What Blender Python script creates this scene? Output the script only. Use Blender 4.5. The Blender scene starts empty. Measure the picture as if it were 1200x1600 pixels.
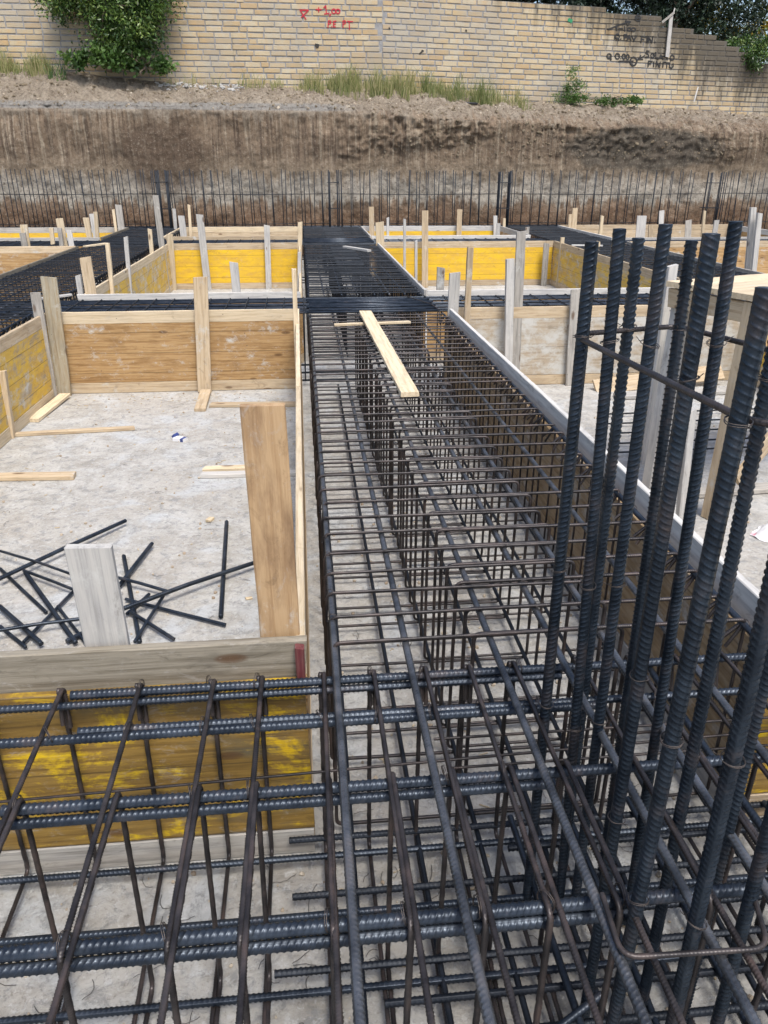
import bpy, math, random
import numpy as np
from mathutils import Vector, Matrix, noise, Quaternion
random.seed(7); rng = np.random.default_rng(7)
PI = math.pi
scene = bpy.context.scene
C = scene.collection
# ---------------------------------------------------------------- camera, light
cam = bpy.data.cameras.new('camera'); camo = bpy.data.objects.new('camera', cam); C.objects.link(camo)
cam.sensor_fit = 'VERTICAL'; cam.sensor_height = 24; cam.lens = 18.0; cam.clip_start = .02; cam.clip_end = 1000
camo.matrix_world = Matrix(((0.9949354, 0.0385050, -0.0928485, 0), (-0.1004657, 0.4101721, -0.9064577, 0),
                            (0.0031807, 0.9111949, 0.4119632, 1.8), (0, 0, 0, 1)))
scene.camera = camo
SUN_EL, SUN_AZ = math.radians(61), math.radians(163)      # azimuth clockwise from +Y
world = bpy.data.worlds.new('World'); scene.world = world; world.use_nodes = True
wn = world.node_tree.nodes; wl = world.node_tree.links
bg = wn['Background']; sky = wn.new('ShaderNodeTexSky'); sky.sky_type = 'NISHITA'; sky.sun_disc = False
sky.sun_elevation = SUN_EL; sky.sun_rotation = SUN_AZ; sky.air_density = 1.0; sky.dust_density = 3.0; sky.ozone_density = 1.0
wl.new(sky.outputs[0], bg.inputs[0]); bg.inputs[1].default_value = 0.12
sl = bpy.data.lights.new('sun', 'SUN'); sl.energy = 2.0; sl.angle = math.radians(20); sl.color = (1, .955, .89)
so = bpy.data.objects.new('sun', sl); C.objects.link(so)
sd = Vector((math.sin(SUN_AZ) * math.cos(SUN_EL), math.cos(SUN_AZ) * math.cos(SUN_EL), math.sin(SUN_EL)))
so.rotation_euler = sd.to_track_quat('Z', 'Y').to_euler()
scene.view_settings.view_transform = 'Standard'; scene.view_settings.look = 'None'
scene.view_settings.gamma = 1; scene.view_settings.exposure = 0.95
scene.cycles.max_bounces = 6; scene.cycles.diffuse_bounces = 3; scene.cycles.glossy_bounces = 3

# ---------------------------------------------------------------- helpers
def mesh(name, V, F, smooth=False):
    me = bpy.data.meshes.new(name)
    V = np.asarray(V, dtype=np.float32)
    if isinstance(F, np.ndarray) and F.ndim == 2:
        n, k = F.shape
        me.vertices.add(len(V)); me.vertices.foreach_set('co', V.ravel())
        me.loops.add(n * k); me.loops.foreach_set('vertex_index', F.astype(np.int32).ravel())
        me.polygons.add(n); me.polygons.foreach_set('loop_start', np.arange(0, n * k, k, dtype=np.int32))
        me.polygons.foreach_set('loop_total', np.full(n, k, dtype=np.int32))
        me.update(calc_edges=True)
    else:
        me.from_pydata([tuple(map(float, v)) for v in V], [], [tuple(map(int, f)) for f in F])
    if smooth:
        me.polygons.foreach_set('use_smooth', np.ones(len(me.polygons), dtype=bool))
    return me
def link(name, me, mat=None, parent=None, loc=None, rot=None):
    o = bpy.data.objects.new(name, me); C.objects.link(o)
    if mat is not None and me is not None and not me.materials: me.materials.append(mat)
    if parent is not None: o.parent = parent
    if loc is not None: o.location = loc
    if rot is not None: o.rotation_euler = rot
    return o
def thing(name, label, cat, loc=(0, 0, 0), group=None, rz=0):
    o = bpy.data.objects.new(name, None); C.objects.link(o); o.location = loc; o.rotation_euler = (0, 0, rz)
    o.empty_display_size = .1
    o['label'] = label; o['category'] = cat
    if group: o['group'] = group
    return o
def tag(o, label, cat, group=None, kind=None):
    if label: o['label'] = label
    if cat: o['category'] = cat
    if group: o['group'] = group
    if kind: o['kind'] = kind
    return o
def join(parts):
    V = []; F = []; n = 0
    for v, f in parts:
        v = np.asarray(v, float); V.append(v); F += [tuple(int(i) + n for i in q) for q in f]; n += len(v)
    return np.concatenate(V), F
def boxvf(c, s, R=None):
    x, y, z = [k / 2 for k in s]
    V = np.array([(-x,-y,-z),(x,-y,-z),(x,y,-z),(-x,y,-z),(-x,-y,z),(x,-y,z),(x,y,z),(-x,y,z)])
    if R is not None: V = V @ np.array(R).T
    return V + np.array(c), [(0,3,2,1),(4,5,6,7),(0,1,5,4),(1,2,6,5),(2,3,7,6),(3,0,4,7)]

# ---------------------------------------------------------------- materials
def nt(name):
    m = bpy.data.materials.new(name); m.use_nodes = True
    return m, m.node_tree.nodes, m.node_tree.links, m.node_tree.nodes['Principled BSDF']
def N(n, t, **k):
    q = n.new(t)
    for a, b in k.items():
        if a.startswith('i_'): q.inputs[int(a[2:])].default_value = b
        else: setattr(q, a, b)
    return q
def ramp(n, l, src, stops, interp='LINEAR'):
    r = n.new('ShaderNodeValToRGB'); r.color_ramp.interpolation = interp
    e = r.color_ramp.elements
    while len(e) < len(stops): e.new(.5)
    for q, (p, c) in zip(e, stops):
        q.position = p; q.color = (*c, 1) if hasattr(c, '__len__') else (c, c, c, 1)
    l.new(src, r.inputs[0]); return r
def mix(n, l, fac, a, b, mode='MIX'):
    m = n.new('ShaderNodeMix'); m.data_type = 'RGBA'; m.blend_type = mode
    for sock, v in ((m.inputs[0], fac), (m.inputs[6], a), (m.inputs[7], b)):
        if hasattr(v, 'is_linked') or hasattr(v, 'links'): l.new(v, sock)
        elif hasattr(v, '__len__'): sock.default_value = (*v, 1)
        else: sock.default_value = v
    return m.outputs[2]
def coords(n, l, scale=(1, 1, 1), rnd=True, kind='Object'):
    tc = n.new('ShaderNodeTexCoord'); src = tc.outputs[kind]
    if rnd:
        oi = n.new('ShaderNodeObjectInfo'); ad = n.new('ShaderNodeVectorMath'); ad.operation = 'ADD'
        ml = n.new('ShaderNodeMath'); ml.operation = 'MULTIPLY'; ml.inputs[1].default_value = 37.
        l.new(oi.outputs['Random'], ml.inputs[0]); l.new(src, ad.inputs[0]); l.new(ml.outputs[0], ad.inputs[1]); src = ad.outputs[0]
    mp = n.new('ShaderNodeMapping'); mp.inputs['Scale'].default_value = scale; l.new(src, mp.inputs[0])
    return mp.outputs[0]
def noi(n, l, vec, scale, detail=4, rough=.55, dist=0):
    t = N(n, 'ShaderNodeTexNoise'); t.inputs['Scale'].default_value = scale; t.inputs['Detail'].default_value = detail
    t.inputs['Roughness'].default_value = rough; t.inputs['Distortion'].default_value = dist
    l.new(vec, t.inputs['Vector']); return t.outputs[0]
def bump(n, l, h, b, dist, strength=1.):
    q = n.new('ShaderNodeBump'); q.inputs['Distance'].default_value = dist; q.inputs['Strength'].default_value = strength
    l.new(h, q.inputs['Height']); l.new(q.outputs[0], b.inputs['Normal']); return q

def mat_wood(name, c1, c2, dark, stain=(.12, .10, .08), stain_amt=.35, smear=0., knots=True, rough=.75, paint=None, cover=0., seam=0., paint2=None):
    """grain runs along local X; boards of a panel are stacked along local Y"""
    m, n, l, b = nt(name)
    g0 = noi(n, l, coords(n, l, (1.2, 22, 22)), 2.2, 6, .6, .6); g1 = noi(n, l, coords(n, l, (2.0, 95, 95)), 2.0, 5, .7, .3)
    wv = N(n, 'ShaderNodeTexWave', wave_type='BANDS', bands_direction='Y'); wv.inputs['Scale'].default_value = 8.5; wv.inputs['Distortion'].default_value = 8
    wv.inputs['Detail'].default_value = 3; wv.inputs['Detail Scale'].default_value = 1.6; wv.inputs['Detail Roughness'].default_value = .6
    l.new(coords(n, l, (.16, 1, 1)), wv.inputs['Vector'])
    wr = ramp(n, l, wv.outputs[1], [(0, .36), (.7, .56), (1, .60)]).outputs[0]
    g = mix(n, l, .26, mix(n, l, .5, g0, g1), wr)
    col = ramp(n, l, g, [(.34, dark), (.45, c1), (.54, c2), (.66, c1), (.74, dark)]).outputs[0]
    oi = n.new('ShaderNodeObjectInfo')
    hv = n.new('ShaderNodeHueSaturation'); mr = n.new('ShaderNodeMapRange'); l.new(oi.outputs['Random'], mr.inputs[0])
    mr.inputs[3].default_value = .78; mr.inputs[4].default_value = 1.15
    l.new(mr.outputs[0], hv.inputs['Value']); l.new(col, hv.inputs['Color']); col = hv.outputs[0]
    st = noi(n, l, coords(n, l, (1.5, 5, 5)), 2.5, 5, .65)
    sf = ramp(n, l, st, [(.5, 0), (.72, stain_amt)]).outputs[0]
    col = mix(n, l, sf, col, stain)
    hgt = g
    if paint:
        pn = noi(n, l, coords(n, l, (2.2, 3.2, 3.2)), 2.3, 9, .72, .4)
        pg = mix(n, l, .35, pn, g, 'MIX')
        pf = ramp(n, l, pg, [(max(0, .62 - cover * .42), 0), (min(1, .68 - cover * .36), 1)]).outputs[0]
        pcol = mix(n, l, ramp(n, l, st, [(.35, 0), (.65, 1)]).outputs[0], paint, paint2 or paint)
        col = mix(n, l, pf, col, pcol)
        fine = noi(n, l, coords(n, l, (6, 40, 40)), 4, 5, .7)
        col = mix(n, l, ramp(n, l, fine, [(.55, 0), (.75, .45)]).outputs[0], col, dark)
    if seam:
        sp = n.new('ShaderNodeSeparateXYZ'); tc = n.new('ShaderNodeTexCoord'); l.new(tc.outputs['Object'], sp.inputs[0])
        md = N(n, 'ShaderNodeMath', operation='PINGPONG'); md.inputs[1].default_value = seam / 2
        l.new(sp.outputs[1], md.inputs[0])
        sm = ramp(n, l, md.outputs[0], [(0.0, 1), (.0035, 0)]).outputs[0]
        col = mix(n, l, mix(n, l, 1., sm, (.75, .75, .75), 'MULTIPLY'), col, (.05, .035, .02))
    if knots:
        vo = N(n, 'ShaderNodeTexVoronoi'); vo.inputs['Scale'].default_value = 1.; l.new(coords(n, l, (3.2, 9, 9)), vo.inputs['Vector'])
        kf = ramp(n, l, vo.outputs['Distance'], [(.05, 1), (.11, .75), (.15, 0)]).outputs[0]
        gate = ramp(n, l, N(n, 'ShaderNodeSeparateColor').outputs[0], [(0, 0), (1, 1)])
        sc = [q for q in n if q.bl_idname == 'ShaderNodeSeparateColor'][-1]; l.new(vo.outputs['Color'], sc.inputs[0])
        ga = ramp(n, l, sc.outputs[0], [(.55, 0), (.6, .8)]).outputs[0]
        kk = mix(n, l, 1., kf, ga, 'MULTIPLY')
        col = mix(n, l, kk, col, (.09, .045, .02))
    if smear > 0:
        w = noi(n, l, coords(n, l, (1.6, 2.2, 2.2)), 3.1, 10, .75)
        wf = ramp(n, l, w, [(.62 - smear * .2, 0), (.72 - smear * .15, .85)]).outputs[0]
        col = mix(n, l, wf, col, (.50, .50, .47))
    # site dirt: cement dust, foot scuffs and nail heads
    dn = noi(n, l, coords(n, l, (4, 7, 7)), 3.3, 10, .8, .6)
    col = mix(n, l, ramp(n, l, dn, [(.56, 0), (.66, .4)]).outputs[0], col, (.40, .39, .37))
    dm = noi(n, l, coords(n, l, (3, 6, 6)), 2.1, 9, .78, 1.2)
    col = mix(n, l, ramp(n, l, dm, [(.57, 0), (.68, .5)]).outputs[0], col, tuple(.5 * q for q in dark))
    vn = N(n, 'ShaderNodeTexVoronoi'); vn.inputs['Scale'].default_value = 1.; l.new(coords(n, l, (7, 11, 11)), vn.inputs['Vector'])
    s2 = n.new('ShaderNodeSeparateColor'); l.new(vn.outputs['Color'], s2.inputs[0])
    nf = mix(n, l, 1., ramp(n, l, vn.outputs['Distance'], [(.03, 1), (.045, 0)]).outputs[0], ramp(n, l, s2.outputs[1], [(.5, 0), (.55, .8)]).outputs[0], 'MULTIPLY')
    col = mix(n, l, nf, col, (.05, .04, .035))
    l.new(col, b.inputs['Base Color']); b.inputs['Roughness'].default_value = rough
    b.inputs['Specular IOR Level'].default_value = .3
    bump(n, l, g, b, .003, .8)
    return m
M = {}
M['pale'] = mat_wood('pale_wood', (.52, .42, .28), (.64, .53, .37), (.36, .26, .15), stain=(.30, .25, .19), stain_amt=.4, smear=.1)
M['tan'] = mat_wood('tan_wood', (.42, .32, .205), (.52, .42, .29), (.26, .185, .11), stain=(.22, .17, .12), stain_amt=.5, smear=.25)
M['orange'] = mat_wood('orange_boards', (.36, .215, .09), (.49, .32, .15), (.19, .10, .04), stain=(.17, .09, .035), stain_amt=.75, smear=.35, seam=.17)
M['grey'] = mat_wood('weathered_wood', (.30, .285, .26), (.40, .375, .335), (.17, .155, .135), stain=(.16, .14, .12), stain_amt=.5, smear=.2)
M['greybrown'] = mat_wood('grey_brown_wood', (.165, .145, .11), (.235, .21, .165), (.09, .075, .055), stain=(.07, .06, .05), stain_amt=.7)
M['greywhite'] = mat_wood('bleached_wood', (.42, .41, .39), (.53, .51, .475), (.26, .24, .215), stain=(.25, .25, .26), stain_amt=.4, smear=.4)
M['olive'] = mat_wood('olive_wood', (.34, .27, .17), (.42, .38, .29), (.2, .15, .09), stain=(.2, .19, .16), stain_amt=.6, smear=.3)
M['ply'] = mat_wood('smooth_brown_wood', (.36, .235, .125), (.43, .295, .165), (.28, .17, .085), stain=(.17, .10, .055), stain_amt=.8, smear=.1)
M['yellow'] = mat_wood('yellow_shuttering', (.42, .28, .12), (.50, .36, .18), (.3, .18, .06), paint=(.72, .46, .02), paint2=(.56, .34, .05), cover=.74, seam=.165, knots=False, rough=.55)
M['yellowworn'] = mat_wood('worn_yellow_shuttering', (.42, .33, .2), (.48, .40, .27), (.24, .17, .09), paint=(.64, .42, .05), paint2=(.50, .32, .08), cover=.45, seam=.165, smear=.4, knots=False)
M['brown'] = mat_wood('stained_brown_boards', (.30, .20, .10), (.42, .31, .19), (.16, .10, .05), stain=(.17, .11, .055), stain_amt=.8, smear=.4, seam=.2)
M['yellowdark'] = mat_wood('oiled_yellow_shuttering', (.20, .12, .030), (.28, .175, .045), (.095, .06, .022), paint=(.68, .46, .01), paint2=(.56, .36, .012), cover=.23, stain=(.11, .095, .06), stain_amt=.85, seam=.125, knots=True, rough=.5)
M['white'] = mat_wood('lime_splashed_boards', (.38, .31, .22), (.46, .39, .30), (.23, .18, .13), stain_amt=.3, smear=.95, seam=.25)
M['pink'] = mat_wood('red_painted_end', (.12, .025, .03), (.17, .06, .055), (.08, .02, .02), knots=False)

def mat_steel(name, base, hi, rough, metal, rust=0., rustcol=(.16, .07, .035)):
    m, n, l, b = nt(name)
    v = coords(n, l, (1, 1, 1))
    a = noi(n, l, v, 14, 5, .6)
    col = ramp(n, l, a, [(.35, base), (.65, hi)]).outputs[0]
    if rust:
        r = noi(n, l, v, 7, 8, .75)
        rf = ramp(n, l, r, [(.62 - rust * .25, 0), (.8 - rust * .2, .85)]).outputs[0]
        col = mix(n, l, rf, col, rustcol)
        mm = ramp(n, l, r, [(.62 - rust * .25, metal), (.8 - rust * .2, .1)]).outputs[0]; l.new(mm, b.inputs['Metallic'])
    else: b.inputs['Metallic'].default_value = metal
    sp = noi(n, l, v, 190, 3, .7)
    rr = ramp(n, l, sp, [(.3, rough - .08), (.7, rough + .14)]).outputs[0]; l.new(rr, b.inputs['Roughness'])
    l.new(col, b.inputs['Base Color']); bump(n, l, sp, b, .0006, .4); b.inputs['IOR'].default_value = 1.45; b.inputs['Specular Tint'].default_value = (.86, .93, 1, 1)
    return m
M['steel'] = mat_steel('mill_scale_steel', (.014, .019, .028), (.040, .050, .066), .33, .5, rust=.24, rustcol=(.055, .034, .025))
M['steel_worn'] = mat_steel('worn_steel', (.055, .058, .064), (.15, .155, .165), .30, .65, rust=.3, rustcol=(.06, .042, .034))
M['stirrup'] = mat_steel('brownish_steel', (.022, .019, .019), (.065, .056, .054), .36, .45, rust=.45, rustcol=(.075, .048, .038))
M['column'] = mat_steel('dark_blue_steel', (.010, .015, .023), (.030, .042, .058), .30, .5, rust=.42, rustcol=(.045, .026, .017))
M['dark'] = mat_steel('dark_steel', (.008, .010, .014), (.022, .026, .034), .45, .35, rust=.2, rustcol=(.035, .024, .018))
M['wire'] = mat_steel('tie_wire_steel', (.05, .042, .04), (.11, .095, .085), .35, .6, rust=.3)

# ---------------------------------------------------------------- timber
def plank(name, A, B, w, t, wdir, mat, parent=None, wob=.002, bow=0.):
    """board from A to B; w is its width along wdir, t its thickness; local X along the grain"""
    A = Vector(A); B = Vector(B); d = B - A; L = d.length; x = d.normalized()
    y = Vector(wdir); y = (y - x * y.dot(x)).normalized(); z = x.cross(y)
    ns = max(2, int(L / .12)); ch = min(.003, t * .2)
    prof = [(-w/2+ch, -t/2), (w/2-ch, -t/2), (w/2, -t/2+ch), (w/2, t/2-ch), (w/2-ch, t/2), (-w/2+ch, t/2), (-w/2, t/2-ch), (-w/2, -t/2+ch)]
    V = []; F = []
    for i in range(ns + 1):
        u = i / ns; dz = bow * math.sin(PI * u)
        sk = random.uniform(-.004, .004) if i in (0, ns) else 0
        for j, (py, pz) in enumerate(prof):
            V.append((u * L + (sk * py / w * 4), py + random.uniform(-wob, wob) * .6, pz + dz + random.uniform(-wob, wob) * .25))
    for i in range(ns):
        for j in range(8):
            k = (j + 1) % 8; F.append((i*8+j, i*8+k, (i+1)*8+k, (i+1)*8+j))
    F.append(tuple(range(7, -1, -1))); F.append(tuple(ns * 8 + j for j in range(8)))
    me = mesh(name, V, F)
    o = link(name, me, M[mat] if isinstance(mat, str) else mat, parent)
    o.matrix_local = Matrix(((x.x, y.x, z.x, A.x), (x.y, y.y, z.y, A.y), (x.z, y.z, z.z, A.z), (0, 0, 0, 1)))
    return o
H = .69
def wall(parent, p, q, n, top='pale', panel='orange', base='tan', lap=0, topw=.10, split=True):
    """shuttering wall: p,q = concrete-side foot line, n = unit normal into the box, lap>0: top board nailed behind the panel"""
    p = Vector((*p, 0)); q = Vector((*q, 0)); n = Vector((*n, 0)); d = (q - p); L = d.length; d.normalize(); t = .027
    c = n * (t / 2)
    Z = Vector((0, 0, 1))
    ph = H - topw - .09 if not lap else .505
    plank('base_board', p + c + Z * .046, q + c + Z * .046, .088, t + .002, (0, 0, 1), base, parent)
    k = max(1, round(L / 2.4)) if split else 1
    for i in range(k):
        a = p + d * (L * i / k + .002) + c + Z * (.092 + ph / 2); b = p + d * (L * (i + 1) / k - .002) + c + Z * (.092 + ph / 2)
        plank('shuttering_panel', a, b, ph, t - .003, (0, 0, 1), panel, parent, wob=.001)
    off = c + n * (lap * (t + .001))
    tw = topw if not lap else .16
    zc = H - tw / 2 if not lap else H - tw / 2 + .012
    k = max(1, round(L / 3.2)); cut = .5 if k == 2 else None
    for i in range(k):
        a = p + d * (L * i / k + .0015) + off + Z * (zc + random.uniform(-.003, .003)); b = p + d * (L * (i + 1) / k - .0015) + off + Z * (zc + random.uniform(-.003, .003))
        plank('top_board', a, b, tw - .003, t - .001, (0, 0, 1), top, parent)
def stake(parent, x0, Y, x1, z1, w, mat, t=.024, y0=None):
    plank('stake', (x0, Y if y0 is None else y0, .0), (x1, Y, z1), w, t, (1, 0, 0), mat, parent)

# ---------------------------------------------------------------- reinforcing bar
def round_path(P, r, n=5, closed=False):
    P = [Vector(p) for p in P]; out = []
    m = len(P)
    for i in range(m):
        if not closed and i in (0, m - 1): out.append(P[i]); continue
        a, b, c = P[(i - 1) % m], P[i], P[(i + 1) % m]
        u = (a - b); v = (c - b); rr = min(r, u.length * .45, v.length * .45)
        u.normalize(); v.normalize()
        p0 = b + u * rr; p2 = b + v * rr
        for k in range(n + 1):
            s = k / n; out.append(p0 * (1 - s) ** 2 + b * 2 * s * (1 - s) + p2 * s * s)
    if closed: out.append(out[0].copy())
    return out
def rebar_vf(path, dia, ribs=True, seg=12, pitch=None, rib_to=None, ds=None, twist=0., rh=None, skew=.45):
    """swept bar; ribs: crescent ribs on two faces and two long ribs"""
    P = np.array([tuple(p) for p in path]); d = np.diff(P, axis=0); L = np.linalg.norm(d, axis=1); keep = np.r_[True, L > 1e-6]; P = P[keep]
    d = np.diff(P, axis=0); L = np.linalg.norm(d, axis=1); cum = np.r_[0, np.cumsum(L)]; T = cum[-1]
    R = dia / 2; pitch = pitch or dia * .56; ds = ds or pitch / 5
    if ribs:
        lim = T if rib_to is None else min(T, rib_to)
        s = np.arange(0, lim, ds)
        if lim < T: s = np.r_[s, np.arange(lim, T, .15)]
        s = np.unique(np.r_[s, T])
    else: s = cum
    X = np.stack([np.interp(s, cum, P[:, i]) for i in range(3)], 1)
    tg = np.gradient(X, axis=0) if len(X) > 2 else np.repeat([X[-1] - X[0]], len(X), 0)
    tg /= np.linalg.norm(tg, axis=1)[:, None] + 1e-12
    up = np.array([0, 0, 1.]) if abs(tg[0][2]) < .9 else np.array([1., 0, 0])
    nrm = np.zeros_like(tg); v = up - tg[0] * up.dot(tg[0]); v /= np.linalg.norm(v)
    for i in range(len(X)):
        v = v - tg[i] * v.dot(tg[i]); v /= np.linalg.norm(v) + 1e-12; nrm[i] = v
    bi = np.cross(tg, nrm)
    th = np.linspace(0, 2 * PI, seg, endpoint=False)[None, :] + twist
    S = s[:, None]; rad = np.full((len(s), seg), R)
    if ribs:
        lt = th - twist + .35
        half = np.where(np.sin(lt) > 0, 1., -1.); cres = np.abs(np.sin(lt)) ** .8
        ph = (S + half * skew * R * ((lt % PI) - PI / 2)) / pitch + (half > 0) * .5
        fr = np.abs((ph % 1) - .5) * 2
        pulse = np.clip((.30 - fr) / .2, 0, 1)
        h = rh or dia * .075
        rad = R * .955 + h * pulse * cres + h * .7 * (np.abs(np.sin(lt)) < .27)
        if rib_to is not None: rad = np.where(S > rib_to, R, rad)
    V = X[:, None, :] + rad[:, :, None] * (np.cos(th)[:, :, None] * nrm[:, None, :] + np.sin(th)[:, :, None] * bi[:, None, :])
    V = V.reshape(-1, 3); n = len(s)
    i = np.arange(n - 1)[:, None] * seg; j = np.arange(seg)[None, :]; k = (j + 1) % seg
    F = np.stack([i + j, i + k, i + seg + k, i + seg + j], 2).reshape(-1, 4)
    # end caps: fans as quads with repeated centre avoided -> add centre vertices
    c0 = len(V); V = np.vstack([V, X[0], X[-1]])
    jj = np.arange(0, seg, 2); e = (n - 1) * seg
    cap0 = np.stack([np.full(len(jj), c0), (jj + 2) % seg, (jj + 1) % seg, jj], 1)
    cap1 = np.stack([np.full(len(jj), c0 + 1), e + jj, e + (jj + 1) % seg, e + (jj + 2) % seg], 1)
    return V, np.vstack([F, cap0, cap1])
def bar(name, path, dia, mat='steel', parent=None, **k):
    V, F = rebar_vf(path, dia, **k)
    return link(name, mesh(name, V, F, True), M[mat], parent)
def multibar(parts):
    Vs = []; Fs = []; n = 0
    for V, F in parts: Vs.append(V); Fs.append(F + n); n += len(V)
    return np.vstack(Vs), np.vstack(Fs)
def stirrup_path(u0, u1, z0, z1, hook=1, r=.022):
    """closed stirrup in the XZ plane with two hooks bent into the cage at the top corner"""
    e = .0045; hk = .06
    if hook == 1:
        P = [(u1 - hk, e, z1 - hk), (u1 + .0, e, z1 - .006), (u1, e, z0), (u0, e * .3, z0), (u0, -e, z1), (u1 - .002, -e, z1), (u1 - .05, -e, z1 - .085)]
    elif hook == 2:
        P = [(u1 - .028, e, z1 - .095), (u1 - .012, e, z1 + .002), (u1, e, z1 - .02), (u1, e, z0), (u0, e * .3, z0), (u0, -e, z1), (u1 - .002, -e, z1), (u1 - .02, -e * 2, z1 - .11)]
    else:
        P = [(u0 + .002, e, z1 - .10), (u0, e, z0), (u1, e * .3, z0), (u1, -e, z1), (u0 + .004, -e, z1), (u0 - .002, -e, z1 - .09)]
    return round_path(P, r, 5)
wire_me = None
def wire_tie(parent, loc, r=.016, rot=(0, 0, 0)):
    global wire_me
    if wire_me is None:
        pts = []
        for i in range(41):
            a = i / 40 * 4 * PI; pts.append((math.cos(a) * (1 + .06 * math.sin(3 * a)), math.sin(a), .12 * math.sin(a * .5) + .1 * (i / 40 - .5)))
        pts += [(1.25, .1, .15), (1.5, .25, .35), (1.75, .2, .5)]
        V, F = rebar_vf(pts, .085, ribs=False, seg=6)
        wire_me = mesh('tie_wire', V, F, True); wire_me.materials.append(M['wire'])
    o = link('tie_wire', wire_me, None, parent, loc, rot); o.scale = (r, r, r); return o

# ================================================================ GROUND
def grid_sheet(name, x0, x1, y0, y1, z, nx=2, ny=2):
    xs = np.linspace(x0, x1, nx); ys = np.linspace(y0, y1, ny)
    V = [(x, y, z) for y in ys for x in xs]
    F = [(j*nx+i, j*nx+i+1, (j+1)*nx+i+1, (j+1)*nx+i) for j in range(ny-1) for i in range(nx-1)]
    return mesh(name, V, F)
m, n, l, b = nt('blinding_concrete')
v = coords(n, l, (1, 1, 1), False)
big = noi(n, l, v, .9, 6, .6, .4); mid = noi(n, l, v, 5, 8, .7, .6); fin = noi(n, l, v, 60, 6, .75); lg = noi(n, l, v, 2.1, 7, .65, 1.)
col = ramp(n, l, mid, [(.3, (.25, .24, .215)), (.46, (.37, .357, .328)), (.60, (.47, .462, .435)), (.75, (.335, .343, .337))]).outputs[0]
col = mix(n, l, ramp(n, l, big, [(.45, 0), (.66, .7)]).outputs[0], col, (.37, .34, .295))
col = mix(n, l, ramp(n, l, lg, [(.52, 0), (.62, .7)]).outputs[0], col, (.46, .485, .50))
vf = noi(n, l, v, 17, 8, .8, .5)
col = mix(n, l, ramp(n, l, vf, [(.40, .75), (.49, 0)]).outputs[0], col, (.23, .235, .235))
col = mix(n, l, ramp(n, l, noi(n, l, v, 33, 9, .85, .3), [(.53, 0), (.60, .6)]).outputs[0], col, (.56, .57, .57))
col = mix(n, l, ramp(n, l, fin, [(.3, .7), (.46, 0)]).outputs[0], col, (.16, .145, .12))
col = mix(n, l, ramp(n, l, fin, [(.62, 0), (.74, .6)]).outputs[0], col, (.62, .61, .58))
l.new(col, b.inputs['Base Color']); b.inputs['Roughness'].default_value = .85
h2 = mix(n, l, .35, mid, fin); bump(n, l, mix(n, l, .5, h2, vf), b, .02, 1.)
M['slab'] = m
slab = link('concrete_slab', grid_sheet('concrete_slab', -14, 14, -8, 18, 0, 30, 30), m); tag(slab, 'grey blinding concrete floor of the excavation', None, kind='structure')

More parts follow.
